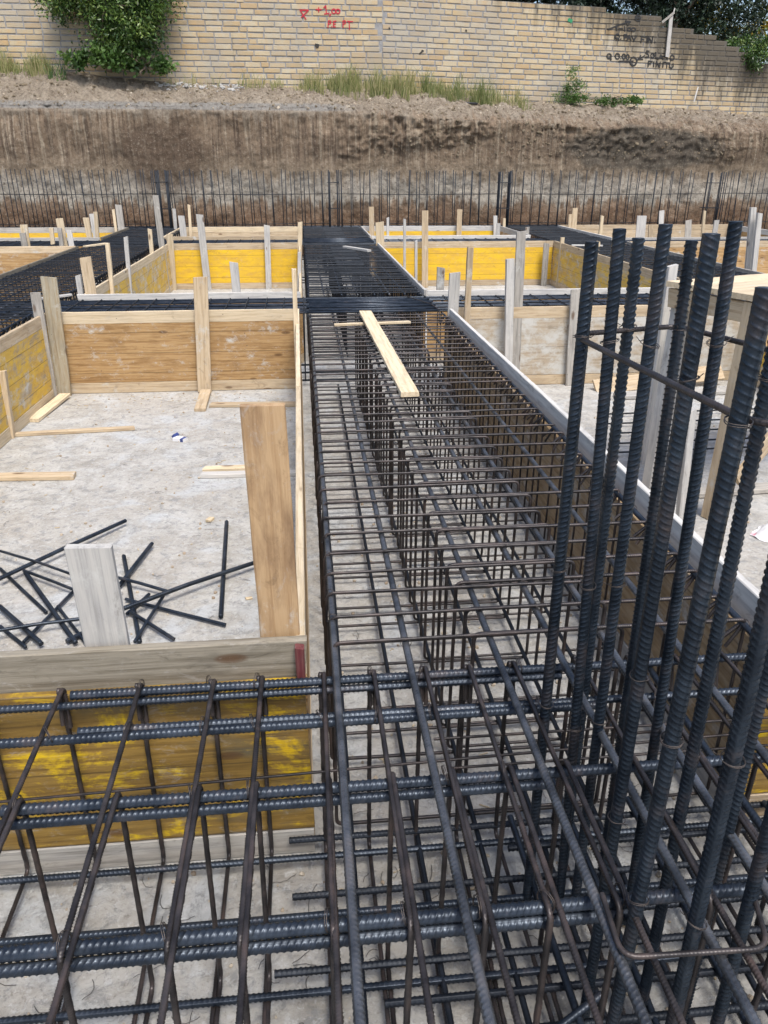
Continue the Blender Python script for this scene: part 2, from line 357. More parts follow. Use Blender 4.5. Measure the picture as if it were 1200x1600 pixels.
def soil_mat(name, face=True):
    m, n, l, b = nt(name)
    g = n.new('ShaderNodeNewGeometry'); P = g.outputs['Position']
    sx = n.new('ShaderNodeSeparateXYZ'); l.new(P, sx.inputs[0]); X, Z = sx.outputs[0], sx.outputs[2]
    def vm(scale):
        q = n.new('ShaderNodeMapping'); q.inputs['Scale'].default_value = scale; l.new(P, q.inputs[0]); return q.outputs[0]
    a = noi(n, l, vm((1, 1, 1)), 3.5, 10, .75, .5); f = noi(n, l, vm((1, 1, 1)), 16, 9, .8)
    if face:
        wob = noi(n, l, vm((1.6, 1, .5)), 1.2, 6, .6)
        streak = noi(n, l, vm((7.5, 1, .30)), 1.6, 8, .68, .25)
        ad = N(n, 'ShaderNodeMath', operation='MULTIPLY_ADD'); l.new(wob, ad.inputs[0]); ad.inputs[1].default_value = .55; ad.inputs[2].default_value = -.28
        zz = N(n, 'ShaderNodeMath', operation='ADD'); l.new(Z, zz.inputs[0]); l.new(ad.outputs[0], zz.inputs[1])
        s2 = N(n, 'ShaderNodeMath', operation='MULTIPLY_ADD'); l.new(streak, s2.inputs[0]); s2.inputs[1].default_value = .9; l.new(zz.outputs[0], s2.inputs[2])
        s3 = N(n, 'ShaderNodeMath', operation='SUBTRACT'); l.new(s2.outputs[0], s3.inputs[0]); s3.inputs[1].default_value = .45
        nz = N(n, 'ShaderNodeMath', operation='MULTIPLY'); l.new(s3.outputs[0], nz.inputs[0]); nz.inputs[1].default_value = .25
        col = ramp(n, l, nz.outputs[0], [(.0, (0.128, 0.082, 0.054)), (.20, (0.179, 0.114, 0.073)), (.262, (0.243, 0.180, 0.129)), (.285, (0.41, 0.38, 0.325)), (.36, (0.39, 0.355, 0.30)), (.41, (0.256, 0.204, 0.146)), (.50, (0.192, 0.142, 0.099)), (.66, (0.256, 0.192, 0.134)), (.71, (0.307, 0.240, 0.179))]).outputs[0]
        lf = ramp(n, l, streak, [(.50, 0), (.64, .8)]).outputs[0]
        up = ramp(n, l, nz.outputs[0], [(.4, 0), (.5, 1)]).outputs[0]
        col = mix(n, l, mix(n, l, 1., lf, up, 'MULTIPLY'), col, (.43, .37, .28))
        dkf = ramp(n, l, noi(n, l, vm((10, 1, .4)), 1.3, 8, .7), [(.40, .85), (.49, 0)]).outputs[0]
        col = mix(n, l, mix(n, l, 1., dkf, up, 'MULTIPLY'), col, (.085, .06, .045))
        # damp patch of dark clay on the right-hand stretch
        dx = N(n, 'ShaderNodeMath', operation='SUBTRACT'); l.new(X, dx.inputs[0]); dx.inputs[1].default_value = 7.3
        dz = N(n, 'ShaderNodeMath', operation='SUBTRACT'); l.new(zz.outputs[0], dz.inputs[0]); dz.inputs[1].default_value = 2.12
        px = N(n, 'ShaderNodeMath', operation='MULTIPLY'); l.new(dx.outputs[0], px.inputs[0]); px.inputs[1].default_value = .52
        pz = N(n, 'ShaderNodeMath', operation='MULTIPLY'); l.new(dz.outputs[0], pz.inputs[0]); pz.inputs[1].default_value = 2.1
        cb = n.new('ShaderNodeCombineXYZ'); l.new(px.outputs[0], cb.inputs[0]); l.new(pz.outputs[0], cb.inputs[1])
        ln = N(n, 'ShaderNodeVectorMath', operation='LENGTH'); l.new(cb.outputs[0], ln.inputs[0])
        dk = ramp(n, l, ln.outputs[1], [(.8, .85), (1., 0)]).outputs[0]
        col = mix(n, l, dk, col, (.095, .085, .07))
        dx2 = N(n, 'ShaderNodeMath', operation='SUBTRACT'); l.new(X, dx2.inputs[0]); dx2.inputs[1].default_value = -2.7
        px2 = N(n, 'ShaderNodeMath', operation='MULTIPLY'); l.new(dx2.outputs[0], px2.inputs[0]); px2.inputs[1].default_value = .85
        dz2 = N(n, 'ShaderNodeMath', operation='SUBTRACT'); l.new(zz.outputs[0], dz2.inputs[0]); dz2.inputs[1].default_value = 1.95
        cb2 = n.new('ShaderNodeCombineXYZ'); l.new(px2.outputs[0], cb2.inputs[0]); l.new(dz2.outputs[0], cb2.inputs[1])
        ln2 = N(n, 'ShaderNodeVectorMath', operation='LENGTH'); l.new(cb2.outputs[0], ln2.inputs[0])
        col = mix(n, l, ramp(n, l, ln2.outputs[1], [(.55, .75), (.9, 0)]).outputs[0], col, (.10, .07, .05))
        # loose spoil above the cut
        tp = ramp(n, l, nz.outputs[0], [(.66, 0), (.70, 1)]).outputs[0]
        sp = ramp(n, l, a, [(.3, (.17, .135, .10)), (.5, (.29, .245, .19)), (.7, (.40, .35, .28))]).outputs[0]
        col = mix(n, l, tp, col, sp)
    else:
        col = ramp(n, l, a, [(.3, (.17, .13, .09)), (.5, (.27, .22, .15)), (.7, (.36, .31, .22))]).outputs[0]
    if face:
        zl = N(n, 'ShaderNodeMath', operation='MULTIPLY'); l.new(Z, zl.inputs[0]); zl.inputs[1].default_value = .25
        xl = N(n, 'ShaderNodeMapRange'); l.new(X, xl.inputs[0]); xl.inputs[1].default_value = .6; xl.inputs[2].default_value = 1.4; xl.inputs[3].default_value = .85; xl.inputs[4].default_value = 0
        le = ramp(n, l, zl.outputs[0], [(.694, 0), (.699, 1), (.728, 1), (.736, 0)]).outputs[0]
        col = mix(n, l, mix(n, l, 1., le, xl.outputs[0], 'MULTIPLY'), col, (.27, .265, .25))
    col = mix(n, l, ramp(n, l, f, [(.36, .75), (.5, 0)]).outputs[0], col, (.08, .06, .045))
    col = mix(n, l, ramp(n, l, f, [(.54, 0), (.66, .55)]).outputs[0], col, (.38, .34, .27))
    f2 = noi(n, l, vm((1, 1, .45)), 7, 9, .8, .8)
    col = mix(n, l, ramp(n, l, f2, [(.38, .5), (.5, 0)]).outputs[0], col, (.13, .10, .075))
    f3 = noi(n, l, vm((1, 1, 1)), 30, 6, .8)
    col = mix(n, l, ramp(n, l, f3, [(.60, 0), (.66, .8)]).outputs[0], col, (.48, .44, .37))
    l.new(col, b.inputs['Base Color']); b.inputs['Roughness'].default_value = .95; b.inputs['Specular IOR Level'].default_value = .15
    bump(n, l, mix(n, l, .5, f2, f), b, .10, 1.)
    return m
M['soil'] = soil_mat('cut_soil'); M['soil2'] = soil_mat('loose_soil', False)
WB = (1.86, 18.8); WA = math.radians(10)
def wall_y(x): return 18.8 if x < WB[0] else 18.8 + (x - WB[0]) * math.tan(WA)
bx = [-20, -6, -4.7, -4, -2.7, -1.3, 0, 1.9, 3.3, 4.9, 6.5, 8.1, 9.9, 11.7, 16, 20]
bz = [3.62, 3.6, 3.6, 3.5, 3.4, 3.37, 3.35, 3.34, 3.30, 3.17, 3.14, 3.10, 3.07, 2.92, 2.85, 2.8]
def base_z(x): return float(np.interp(x, bx, bz))
def bank():
    xs = np.arange(-13, 14.01, .036); V = []; nv = None
    for x in xs:
        crest = 2.80 if x < 0 else 2.80 - .035 * x
        crest += .05 * noise.noise((x * .6, 5, 0)) + .03 * noise.noise((x * 2.5, 9, 0))
        wy = wall_y(x); bzx = base_z(x)
        prof = []
        side = max(0, (x - 9.6)) ; shift = min(0, -(side ** 1.6) * .5)      # the cut swings towards the camera at the right end
        for z in np.arange(-.1, crest, .03): prof.append((17.32 + .06 * z + shift, z, 0))
        if x < 1.2:
            prof += [(17.32 + .06 * crest + .05 + shift, crest + .0, .3), (17.32 + .06 * crest + .09 + shift, crest + .11, .5)]
        y0, z0 = prof[-1][0], prof[-1][1]
        ns = 44
        for i in range(1, ns + 1):
            u = i / ns; prof.append((y0 + (wy + .05 - y0) * u, z0 + (bzx - z0) * (u ** .72), min(1, .5 + u * 3)))
        N_ = 135
        pr = np.array(prof); t = np.linspace(0, 1, len(pr)); tt = np.linspace(0, 1, N_)
        pr = np.stack([np.interp(tt, t, pr[:, i]) for i in range(3)], 1)
        for y, z, k in pr:
            g = noise.noise((x * 4.2, .3 * z, 1.7)) * .045 + noise.noise((x * 11, .8 * z, 4.7)) * .02      # bucket-tooth grooves
            r = noise.turbulence((x * 2.2, y * 2.2, z * 2.2), 4, False) - .5
            r2 = noise.noise((x * 1.1, z * 1.4, 8.2))
            rub = max(0., noise.noise((x * .45, z * 1.1, 3.3)) * 2.2 + (z - 2.15) * 1.5) if z > 1.75 and x > .8 else 0
            rub = min(1, rub)
            if k < .5:
                hf = noise.turbulence((x * 5.5, 2, z * 5.5), 5, True) - .6; ck = noise.cell((x * 6 + noise.noise((x * 3, z * 3, 1)), 1, z * 8 + noise.noise((x * 3, z * 3, 7))))
                dy = g * (1 - rub) * 1.2 + r * .05 + hf * (.03 + .11 * rub) + r2 * .05 - .05 * rub + ck * .03 * rub
                V.append((x, y + dy, z + r * .03 * rub))
            else:
                fade = 1 - .8 * max(0, (k - .9) * 10 if k > .9 else 0)
                V.append((x, y + r * .08, z + r * .17 * (1 if y < wy - .3 else .35) + noise.noise((x * 7, y * 7, 2)) * .03 + (noise.turbulence((x * 6, y * 6, z * 6), 4, True) - .5) * .07 * (1 if y < wy - .3 else .3)))
    nx = len(xs); k = N_
    i = np.arange(nx - 1)[:, None] * k; j = np.arange(k - 1)[None, :]
    F = np.stack([i + j, i + k + j, i + k + j + 1, i + j + 1], 2).reshape(-1, 4)
    return mesh('earth_bank', V, F, True)
eb = link('earth_bank', bank(), M['soil']); tag(eb, 'cut earth face of the excavation with loose spoil above', None, kind='structure')
fg = link('ground', mesh('ground', [(-300, 18.7, 3.3), (WB[0], 18.85, 3.2), (14, 21.05, 2.7), (300, 60, 2.7), (300, 400, 3.3), (-300, 400, 3.3)], [(0, 1, 2, 3, 4, 5)]), M['soil2']); tag(fg, 'ground behind the brick wall', None, kind='structure')
pg = link('pit_ground', grid_sheet('pit_ground', -300, 300, -300, 17.3, -.03), M['soil2']); tag(pg, 'bare ground around the slab', None, kind='structure')

# stones and clods lying on the bank
V = []; F = []; nn = 0
ico = [(0,0,1),(.89,0,.45),(.28,.85,.45),(-.72,.53,.45),(-.72,-.53,.45),(.28,-.85,.45),(.72,.53,-.45),(-.28,.85,-.45),(-.89,0,-.45),(-.28,-.85,-.45),(.72,-.53,-.45),(0,0,-1)]
icf = [(0,1,2),(0,2,3),(0,3,4),(0,4,5),(0,5,1),(1,6,2),(2,7,3),(3,8,4),(4,9,5),(5,10,1),(2,6,7),(3,7,8),(4,8,9),(5,9,10),(1,10,6),(6,11,7),(7,11,8),(8,11,9),(9,11,10),(10,11,6)]
ico = np.array(ico)
from mathutils.bvhtree import BVHTree
dg = None
bv = [tuple(v.co) for v in eb.data.vertices]; bf = [tuple(p.vertices) for p in eb.data.polygons]
bvh = BVHTree.FromPolygons(bv, bf)
def on_bank(x, y):
    h = bvh.ray_cast(Vector((x, y, 8)), Vector((0, 0, -1))); return h[0]
def clods(cnt, name, mat, s0, s1, xr, label, yb=(17.5, 18.7), face=False):
    V = []; F = []; nn = 0
    for _ in range(cnt):
        x = random.uniform(*xr)
        if face:
            h = bvh.ray_cast(Vector((x, 12, random.uniform(1.9, 2.9) if x > 1 else random.uniform(2.5, 2.95))), Vector((0, 1, 0)))[0]
        else:
            h = on_bank(x, random.uniform(*yb) + (wall_y(x) - 18.8))
        if h is None: continue
        s = random.uniform(s0, s1) * random.choice((.6, .8, 1, 1.4)); q = Quaternion((random.random(), random.random(), random.random()), random.random() * 6).to_matrix()
        P = ico * np.array([s, s * random.uniform(.6, 1), s * random.uniform(.5, .8)]) * (1 + rng.uniform(-.25, .25, (12, 1)))
        P = P @ np.array(q).T + np.array(h); V.append(P); F += [tuple(k + nn for k in f) for f in icf]; nn += 12
    o = link(name, mesh(name, np.concatenate(V), F), mat); tag(o, label, 'stones', kind='stuff')
m, n, l, b = nt('pale_stone'); a = noi(n, l, coords(n, l, (1, 1, 1), False), 6, 4, .7)
l.new(ramp(n, l, a, [(.35, (.26, .20, .14)), (.65, (.46, .41, .33))]).outputs[0], b.inputs['Base Color']); b.inputs['Roughness'].default_value = .9
M['stone'] = m
clods(2200, 'clods', M['soil2'], .010, .035, (-8, 13), 'brown clods of loose earth strewn along the top of the cut')
clods(520, 'rubble', M['stone'], .012, .035, (-8, 13), 'pale stones and rubble strewn along the foot of the brick wall')
clods(900, 'face_clods', M['soil2'], .010, .032, (1.5, 11.5), 'lumps of earth sticking out of the right half of the cut', face=True)

# ================================================================ BRICK WALL
RED=[[(-1.711,4.702),(-1.54,4.706),(-1.649,4.614),(-1.711,4.702)],[(-1.649,4.614),(-1.599,4.547)],[(-1.649,4.614),(-1.69,4.579)],[(-1.381,4.72),(-1.275,4.722)],[(-1.327,4.754),(-1.33,4.676)],[(-1.222,4.756),(-1.181,4.791),(-1.171,4.656)],[(-1.212,4.644),(-1.118,4.657)],[(-1.079,4.647),(-1.106,4.612)],[(-1.017,4.737),(-0.997,4.732),(-0.983,4.717),(-0.978,4.697),(-0.984,4.677),(-0.999,4.661),(-1.019,4.656),(-1.039,4.661),(-1.053,4.675),(-1.058,4.696),(-1.052,4.716),(-1.037,4.731),(-1.017,4.737)],[(-0.931,4.735),(-0.911,4.73),(-0.897,4.717),(-0.892,4.697),(-0.898,4.678),(-0.913,4.664),(-0.933,4.658),(-0.952,4.663),(-0.967,4.677),(-0.972,4.696),(-0.966,4.715),(-0.951,4.729),(-0.931,4.735)],[(-1.145,4.407),(-1.135,4.521),(-1.095,4.528),(-1.083,4.5),(-1.097,4.477),(-1.137,4.464)],[(-1.071,4.42),(-1.065,4.42)],[(-1.031,4.421),(-1.029,4.512),(-0.976,4.524)],[(-1.03,4.466),(-0.99,4.473)],[(-1.031,4.421),(-0.991,4.421)],[(-0.831,4.413),(-0.829,4.527),(-0.789,4.533),(-0.776,4.505),(-0.79,4.482),(-0.83,4.464)],[(-0.735,4.523),(-0.628,4.519)],[(-0.702,4.518),(-0.697,4.381)]]
BLK=[[(5.296,4.612),(5.421,4.648),(5.544,4.703),(5.828,4.777)],[(5.712,4.784),(5.845,4.777),(5.788,4.713)],[(6.013,4.912),(6.047,4.906),(6.074,4.886),(6.088,4.858),(6.084,4.83),(6.063,4.808),(6.031,4.799),(5.997,4.805),(5.97,4.825),(5.957,4.853),(5.961,4.881),(5.982,4.903),(6.013,4.912)],[(5.486,4.651),(5.509,4.664),(5.517,4.603)],[(5.57,4.636),(5.668,4.636)],[(5.711,4.679),(5.725,4.586)],[(5.83,4.66),(5.852,4.657),(5.869,4.646),(5.877,4.63),(5.874,4.613),(5.86,4.601),(5.839,4.596),(5.817,4.599),(5.8,4.61),(5.792,4.626),(5.795,4.643),(5.809,4.655),(5.83,4.66)],[(5.941,4.663),(5.967,4.66),(5.987,4.648),(5.996,4.631),(5.992,4.613),(5.976,4.6),(5.952,4.594),(5.927,4.598),(5.907,4.61),(5.897,4.627),(5.901,4.644),(5.917,4.658),(5.941,4.663)],[(5.545,4.524),(5.572,4.519),(5.594,4.504),(5.604,4.481),(5.6,4.459),(5.583,4.442),(5.558,4.435),(5.531,4.44),(5.51,4.455),(5.499,4.477),(5.503,4.5),(5.52,4.517),(5.545,4.524)],[(5.547,4.454),(5.602,4.419)],[(5.641,4.433),(5.649,4.431)],[(5.733,4.424),(5.718,4.523),(5.785,4.52),(5.8,4.476),(5.735,4.468)],[(5.809,4.414),(5.852,4.51),(5.916,4.418)],[(5.828,4.452),(5.894,4.455)],[(5.919,4.506),(5.983,4.414),(6.044,4.505)],[(6.18,4.39),(6.17,4.503),(6.288,4.495)],[(6.179,4.447),(6.246,4.443)],[(6.322,4.496),(6.33,4.395)],[(6.372,4.397),(6.363,4.498),(6.465,4.394),(6.47,4.515)],[(6.54,4.403),(6.55,4.404)],[(5.387,4.131),(5.416,4.126),(5.439,4.109),(5.45,4.085),(5.446,4.061),(5.428,4.042),(5.4,4.035),(5.372,4.041),(5.349,4.058),(5.338,4.081),(5.342,4.106),(5.36,4.124),(5.387,4.131)],[(5.389,4.058),(5.46,4.022)],[(5.442,4.034),(5.459,4.029)],[(5.6,4.143),(5.629,4.137),(5.653,4.119),(5.664,4.092),(5.661,4.065),(5.643,4.045),(5.616,4.037),(5.587,4.043),(5.563,4.062),(5.552,4.088),(5.556,4.115),(5.573,4.135),(5.6,4.143)],[(5.697,4.049),(5.706,4.048)],[(5.767,4.138),(5.79,4.132),(5.808,4.115),(5.818,4.091),(5.816,4.067),(5.802,4.048),(5.782,4.041),(5.759,4.047),(5.741,4.064),(5.731,4.088),(5.734,4.112),(5.747,4.131),(5.767,4.138)],[(5.868,4.132),(5.889,4.127),(5.906,4.11),(5.915,4.088),(5.913,4.065),(5.901,4.047),(5.882,4.041),(5.861,4.046),(5.844,4.062),(5.835,4.085),(5.837,4.108),(5.849,4.125),(5.868,4.132)],[(5.663,3.996),(6.03,4.008)],[(6.315,4.127),(6.237,4.086),(6.175,4.051)],[(6.214,4.123),(6.159,4.044),(6.277,4.048)],[(6.418,4.22),(6.358,4.224),(6.34,4.179),(6.413,4.149),(6.428,4.105),(6.353,4.102)],[(6.518,4.177),(6.543,4.172),(6.563,4.157),(6.573,4.135),(6.57,4.113),(6.556,4.097),(6.533,4.09),(6.508,4.095),(6.488,4.111),(6.478,4.132),(6.481,4.154),(6.496,4.171),(6.518,4.177)],[(6.599,4.201),(6.618,4.092),(6.677,4.094)],[(6.698,4.075),(6.743,4.16),(6.81,4.072)],[(6.71,4.101),(6.794,4.11)],[(6.791,4.13),(6.895,4.127)],[(6.923,4.16),(6.932,4.063)],[(7.044,4.158),(7.071,4.152),(7.093,4.135),(7.105,4.11),(7.102,4.085),(7.087,4.067),(7.062,4.059),(7.035,4.065),(7.013,4.083),(7.002,4.107),(7.004,4.132),(7.02,4.15),(7.044,4.158)],[(6.443,3.911),(6.434,4.021),(6.537,4.018)],[(6.442,3.969),(6.503,3.965)],[(6.58,4.013),(6.588,3.916)],[(6.657,3.911),(6.648,4.015),(6.752,3.907),(6.752,4.012)],[(6.83,4.008),(6.838,3.91)],[(6.864,4.009),(7.003,4.0)],[(6.934,4.004),(6.943,3.9)],[(7.006,3.987),(7.01,3.915),(7.075,3.891),(7.111,3.932),(7.101,3.99)]]
BLKBIG=[(6.026,4.085),(6.07,4.075),(6.105,4.046),(6.123,4.005),(6.118,3.963),(6.092,3.931),(6.052,3.919),(6.008,3.928),(5.973,3.958),(5.955,3.999),(5.96,4.041),(5.986,4.073),(6.026,4.085)]
def brick_wall():
    t = thing('brick_wall', 'long pale brick boundary wall with red and black survey writing above the earth bank', 'wall', (0, 18.8, 3.0))
    m, n, l, b = nt('tuff_blocks')
    at = N(n, 'ShaderNodeAttribute'); at.attribute_name = 'tint'
    sc = n.new('ShaderNodeSeparateColor'); l.new(at.outputs['Color'], sc.inputs[0])
    v = coords(n, l, (1, 1, 1), False)
    a = noi(n, l, v, 9, 6, .7); f = noi(n, l, v, 45, 5, .75); g = noi(n, l, v, .8, 5, .6)
    col = ramp(n, l, sc.outputs[0], [(0, (.38, .305, .20)), (.3, (.44, .365, .24)), (.55, (.475, .405, .28)), (.8, (.49, .44, .33)), (1, (.40, .30, .18))]).outputs[0]
    col = mix(n, l, ramp(n, l, a, [(.42, 0), (.7, .55)]).outputs[0], col, (.52, .34, .15))
    col = mix(n, l, ramp(n, l, f, [(.28, .7), (.42, 0)]).outputs[0], col, (.16, .10, .06))
    col = mix(n, l, ramp(n, l, g, [(.45, 0), (.62, .65)]).outputs[0], col, (.33, .31, .27))
    # soot and lichen running down from the broken top on the right
    ge = n.new('ShaderNodeNewGeometry'); sx = n.new('ShaderNodeSeparateXYZ'); l.new(ge.outputs['Position'], sx.inputs[0])
    mp = n.new('ShaderNodeMapping'); mp.inputs['Scale'].default_value = (2.6, 0, .25); l.new(ge.outputs['Position'], mp.inputs[0])
    dr = noi(n, l, mp.outputs[0], 1.7, 6, .65)
    e1 = N(n, 'ShaderNodeMath', operation='MULTIPLY_ADD'); l.new(sx.outputs[0], e1.inputs[0]); e1.inputs[1].default_value = .30; l.new(sx.outputs[2], e1.inputs[2])
    mx = N(n, 'ShaderNodeMapRange'); l.new(e1.outputs[0], mx.inputs[0]); mx.inputs[1].default_value = 5.9; mx.inputs[2].default_value = 7.5; mx.inputs[3].default_value = 0; mx.inputs[4].default_value = .62
    a2 = N(n, 'ShaderNodeMath', operation='ADD'); l.new(mx.outputs[0], a2.inputs[0]); l.new(dr, a2.inputs[1])
    df = ramp(n, l, a2.outputs[0], [(.66, 0), (.95, .9)]).outputs[0]
    col = mix(n, l, df, col, (.085, .075, .06))
    l.new(col, b.inputs['Base Color']); b.inputs['Roughness'].default_value = .95; b.inputs['Specular IOR Level'].default_value = .1
    bump(n, l, mix(n, l, .5, a, f), b, .012, .8)
    M['tuff'] = m
    m2, n, l, b = nt('mortar'); v = coords(n, l, (1, 1, 1), False)
    ge = n.new('ShaderNodeNewGeometry'); mp = n.new('ShaderNodeMapping'); mp.inputs['Scale'].default_value = (2.6, 0, .25); l.new(ge.outputs['Position'], mp.inputs[0])
    sx = n.new('ShaderNodeSeparateXYZ'); l.new(ge.outputs['Position'], sx.inputs[0])
    a = noi(n, l, v, 12, 5, .7); col = ramp(n, l, a, [(.35, (.20, .20, .205)), (.65, (.31, .31, .31))]).outputs[0]
    dr = noi(n, l, mp.outputs[0], 1.7, 6, .65)
    e1 = N(n, 'ShaderNodeMath', operation='MULTIPLY_ADD'); l.new(sx.outputs[0], e1.inputs[0]); e1.inputs[1].default_value = .30; l.new(sx.outputs[2], e1.inputs[2])
    mx = N(n, 'ShaderNodeMapRange'); l.new(e1.outputs[0], mx.inputs[0]); mx.inputs[1].default_value = 5.9; mx.inputs[2].default_value = 7.5; mx.inputs[3].default_value = 0; mx.inputs[4].default_value = .62
    a2 = N(n, 'ShaderNodeMath', operation='ADD'); l.new(mx.outputs[0], a2.inputs[0]); l.new(dr, a2.inputs[1])
    col = mix(n, l, ramp(n, l, a2.outputs[0], [(.60, 0), (.85, .9)]).outputs[0], col, (.085, .075, .06))
    l.new(col, b.inputs['Base Color']); b.inputs['Roughness'].default_value = .95; bump(n, l, a, b, .01, .7)
    M['mortar'] = m2
    tops = [(-14, 6.4), (1.2, 6.4), (1.21, 5.35), (1.8, 5.35), (1.82, 4.99), (4.5, 4.99), (5.2, 4.99), (5.22, 4.90), (6.6, 4.90), (6.62, 4.74), (7.54, 4.74), (7.56, 4.59), (8.07, 4.59), (8.09, 4.49), (8.5, 4.49), (8.52, 4.39), (8.87, 4.39), (8.89, 4.28), (9.3, 4.28), (9.32, 4.06), (10.2, 4.06), (10.22, 3.8), (14, 3.8)]
    # s: distance along the wall from the bend
    sx_ = [a for a, _ in tops]; sz_ = [b for _, b in tops]
    def top(s): return float(np.interp(s, sx_, sz_)) if s > 0 else 6.4
    px, pz, jt = .345, .105, .020
    V = []; F = []; tint = []; nn = 0
    def world(s, o, z):
        if s <= 0: return (WB[0] + s, WB[1] + o, z)
        return (WB[0] + s * math.cos(WA) - o * math.sin(WA), WB[1] + s * math.sin(WA) + o * math.cos(WA), z)
    rows = int((6.4 - 2.4) / pz)
    for r in range(rows):
        z0 = 2.4 + r * pz
        s = -14 + (r % 2) * px / 2
        while s < 13.5:
            w = px * random.choice((1, 1, 1, 1, .5, 1.05, .96))
            a, bq = s + jt / 2 * random.uniform(.6, 1.4), s + w - jt / 2 * random.uniform(.6, 1.4); mid_ = (a + bq) / 2
            if z0 + pz <= top(mid_) + .04 and z0 > base_z(WB[0] + mid_) - .5:
                if a < 0 < bq: bq = -.004 if mid_ < 0 else bq; a = a if mid_ < 0 else .004
                o = random.uniform(-.004, .003); c = .006
                z1, z2 = z0 + jt / 2 * random.uniform(.5, 1.5), z0 + pz - jt / 2 * random.uniform(.5, 1.5)
                ring = []
                for (ss, zz, oo) in ((a+c, z1+c, o), (bq-c, z1+c, o), (bq-c, z2-c, o), (a+c, z2-c, o), (a, z1, o+.014), (bq, z1, o+.014), (bq, z2, o+.014), (a, z2, o+.014), (a, z1, .05), (bq, z1, .05), (bq, z2, .05), (a, z2, .05)):
                    ring.append(world(ss + random.uniform(-.002, .002), oo, zz + random.uniform(-.002, .002)))
                V += ring
                q = nn
                F += [(q, q+1, q+2, q+3)] + [(q+4+k, q+4+(k+1) % 4, q+(k+1) % 4, q+k) for k in range(4)] + [(q+8+k, q+8+(k+1) % 4, q+4+(k+1) % 4, q+4+k) for k in range(4)]
                tint += [random.random()] * 12; nn += 12
            s += w
    me = mesh('blocks', V, F)
    ca = me.color_attributes.new('tint', 'FLOAT_COLOR', 'POINT')
    arr = np.ones((len(V), 4), dtype=np.float32); arr[:, 0] = tint; ca.data.foreach_set('color', arr.ravel())
    o = link('blocks', me, M['tuff'], t); o.location = (0, -18.8, -3.0)
    # mortar core following the stepped top
    V = []; F = []
    ss = sorted(set([-14, -6, 0] + [a for a, _ in tops if a > 0])); k = 0
    for a, bq in zip(ss[:-1], ss[1:]):
        tz = min(top(a + 1e-4), top(bq - 1e-4)) - .012
        tz = 2.4 + math.floor((tz + .05 - 2.4) / pz) * pz
        P = [world(a, .010, 2.2), world(bq, .010, 2.2), world(bq, .010, tz), world(a, .010, tz), world(a, .3, 2.2), world(bq, .3, 2.2), world(bq, .3, tz), world(a, .3, tz)]
        V += P; F += [(k, k+1, k+2, k+3), (k+3, k+2, k+6, k+7), (k+5, k+4, k+7, k+6), (k+1, k+5, k+6, k+2), (k, k+3, k+7, k+4)]; k += 8
    o = link('mortar', mesh('mortar', V, F), M['mortar'], t); o.location = (0, -18.8, -3.0)
    def strokes(name, L, w, rgb, label):
        m, n, l, b = nt(name + '_paint'); b.inputs['Base Color'].default_value = (*rgb, 1); b.inputs['Roughness'].default_value = .6
        V = []; F = []; k = 0
        for st in L:
            for (s0, z0), (s1, z1) in zip(st[:-1], st[1:]):
                d = np.array([s1 - s0, z1 - z0]); q = np.linalg.norm(d)
                if q < 1e-5: continue
                d /= q; nr = np.array([-d[1], d[0]]) * w / 2; e = d * w * .35
                p0 = np.array([s0, z0]) - e; p1 = np.array([s1, z1]) + e; jit = random.uniform(-.0004, .0004)
                cs = [p0 + nr, p0 - nr, p1 - nr, p1 + nr]
                V += [world(c[0], -.0095 + jit, c[1]) for c in cs] + [world(c[0], .004, c[1]) for c in cs]
                F += [(k, k+1, k+2, k+3), (k, k+4, k+5, k+1), (k+1, k+5, k+6, k+2), (k+2, k+6, k+7, k+3), (k+3, k+7, k+4, k)]; k += 8
        o = link(name, mesh(name, V, F), m, t); o.location = (0, -18.8, -3.0)
        if label: o['label'] = label
    strokes('painted_writing', RED, .022, (.42, .012, .03), 'red survey writing with a triangle mark')
    strokes('painted_writing', BLK, .027, (.018, .018, .018), 'black survey writing with arrows and circles')
    strokes('painted_writing', [[(5.97, 4.86), (6.07, 4.86)], BLKBIG], .034, (.018, .018, .018), 'thick black target circle')
    strokes('paint_mark', [[(4.29, 4.738), (4.37, 4.738)], [(4.3, 4.76), (4.36, 4.71)]], .05, (.02, .22, .10), 'small green paint mark')
    strokes('hole_shade', [[(-1.41, 4.09), (-1.36, 4.08)], [(-1.39, 4.09), (-1.38, 4.05)]], .05, (.02, .018, .015), None)  # near-black strokes on the face paint in the shade inside small wall holes
    strokes('hole_shade', [[(.88, 4.04), (.91, 4.03)], [(.88, 4.02), (.83, 3.98)]], .03, (.02, .018, .015), None)
    strokes('hole_shade', [[(.14, 4.425), (.15, 4.415)]], .03, (.02, .018, .015), None)
    strokes('hole_shade', [[(1.865, 4.45), (1.88, 4.44)]], .035, (.02, .018, .015), None)
    return t
brick_wall()

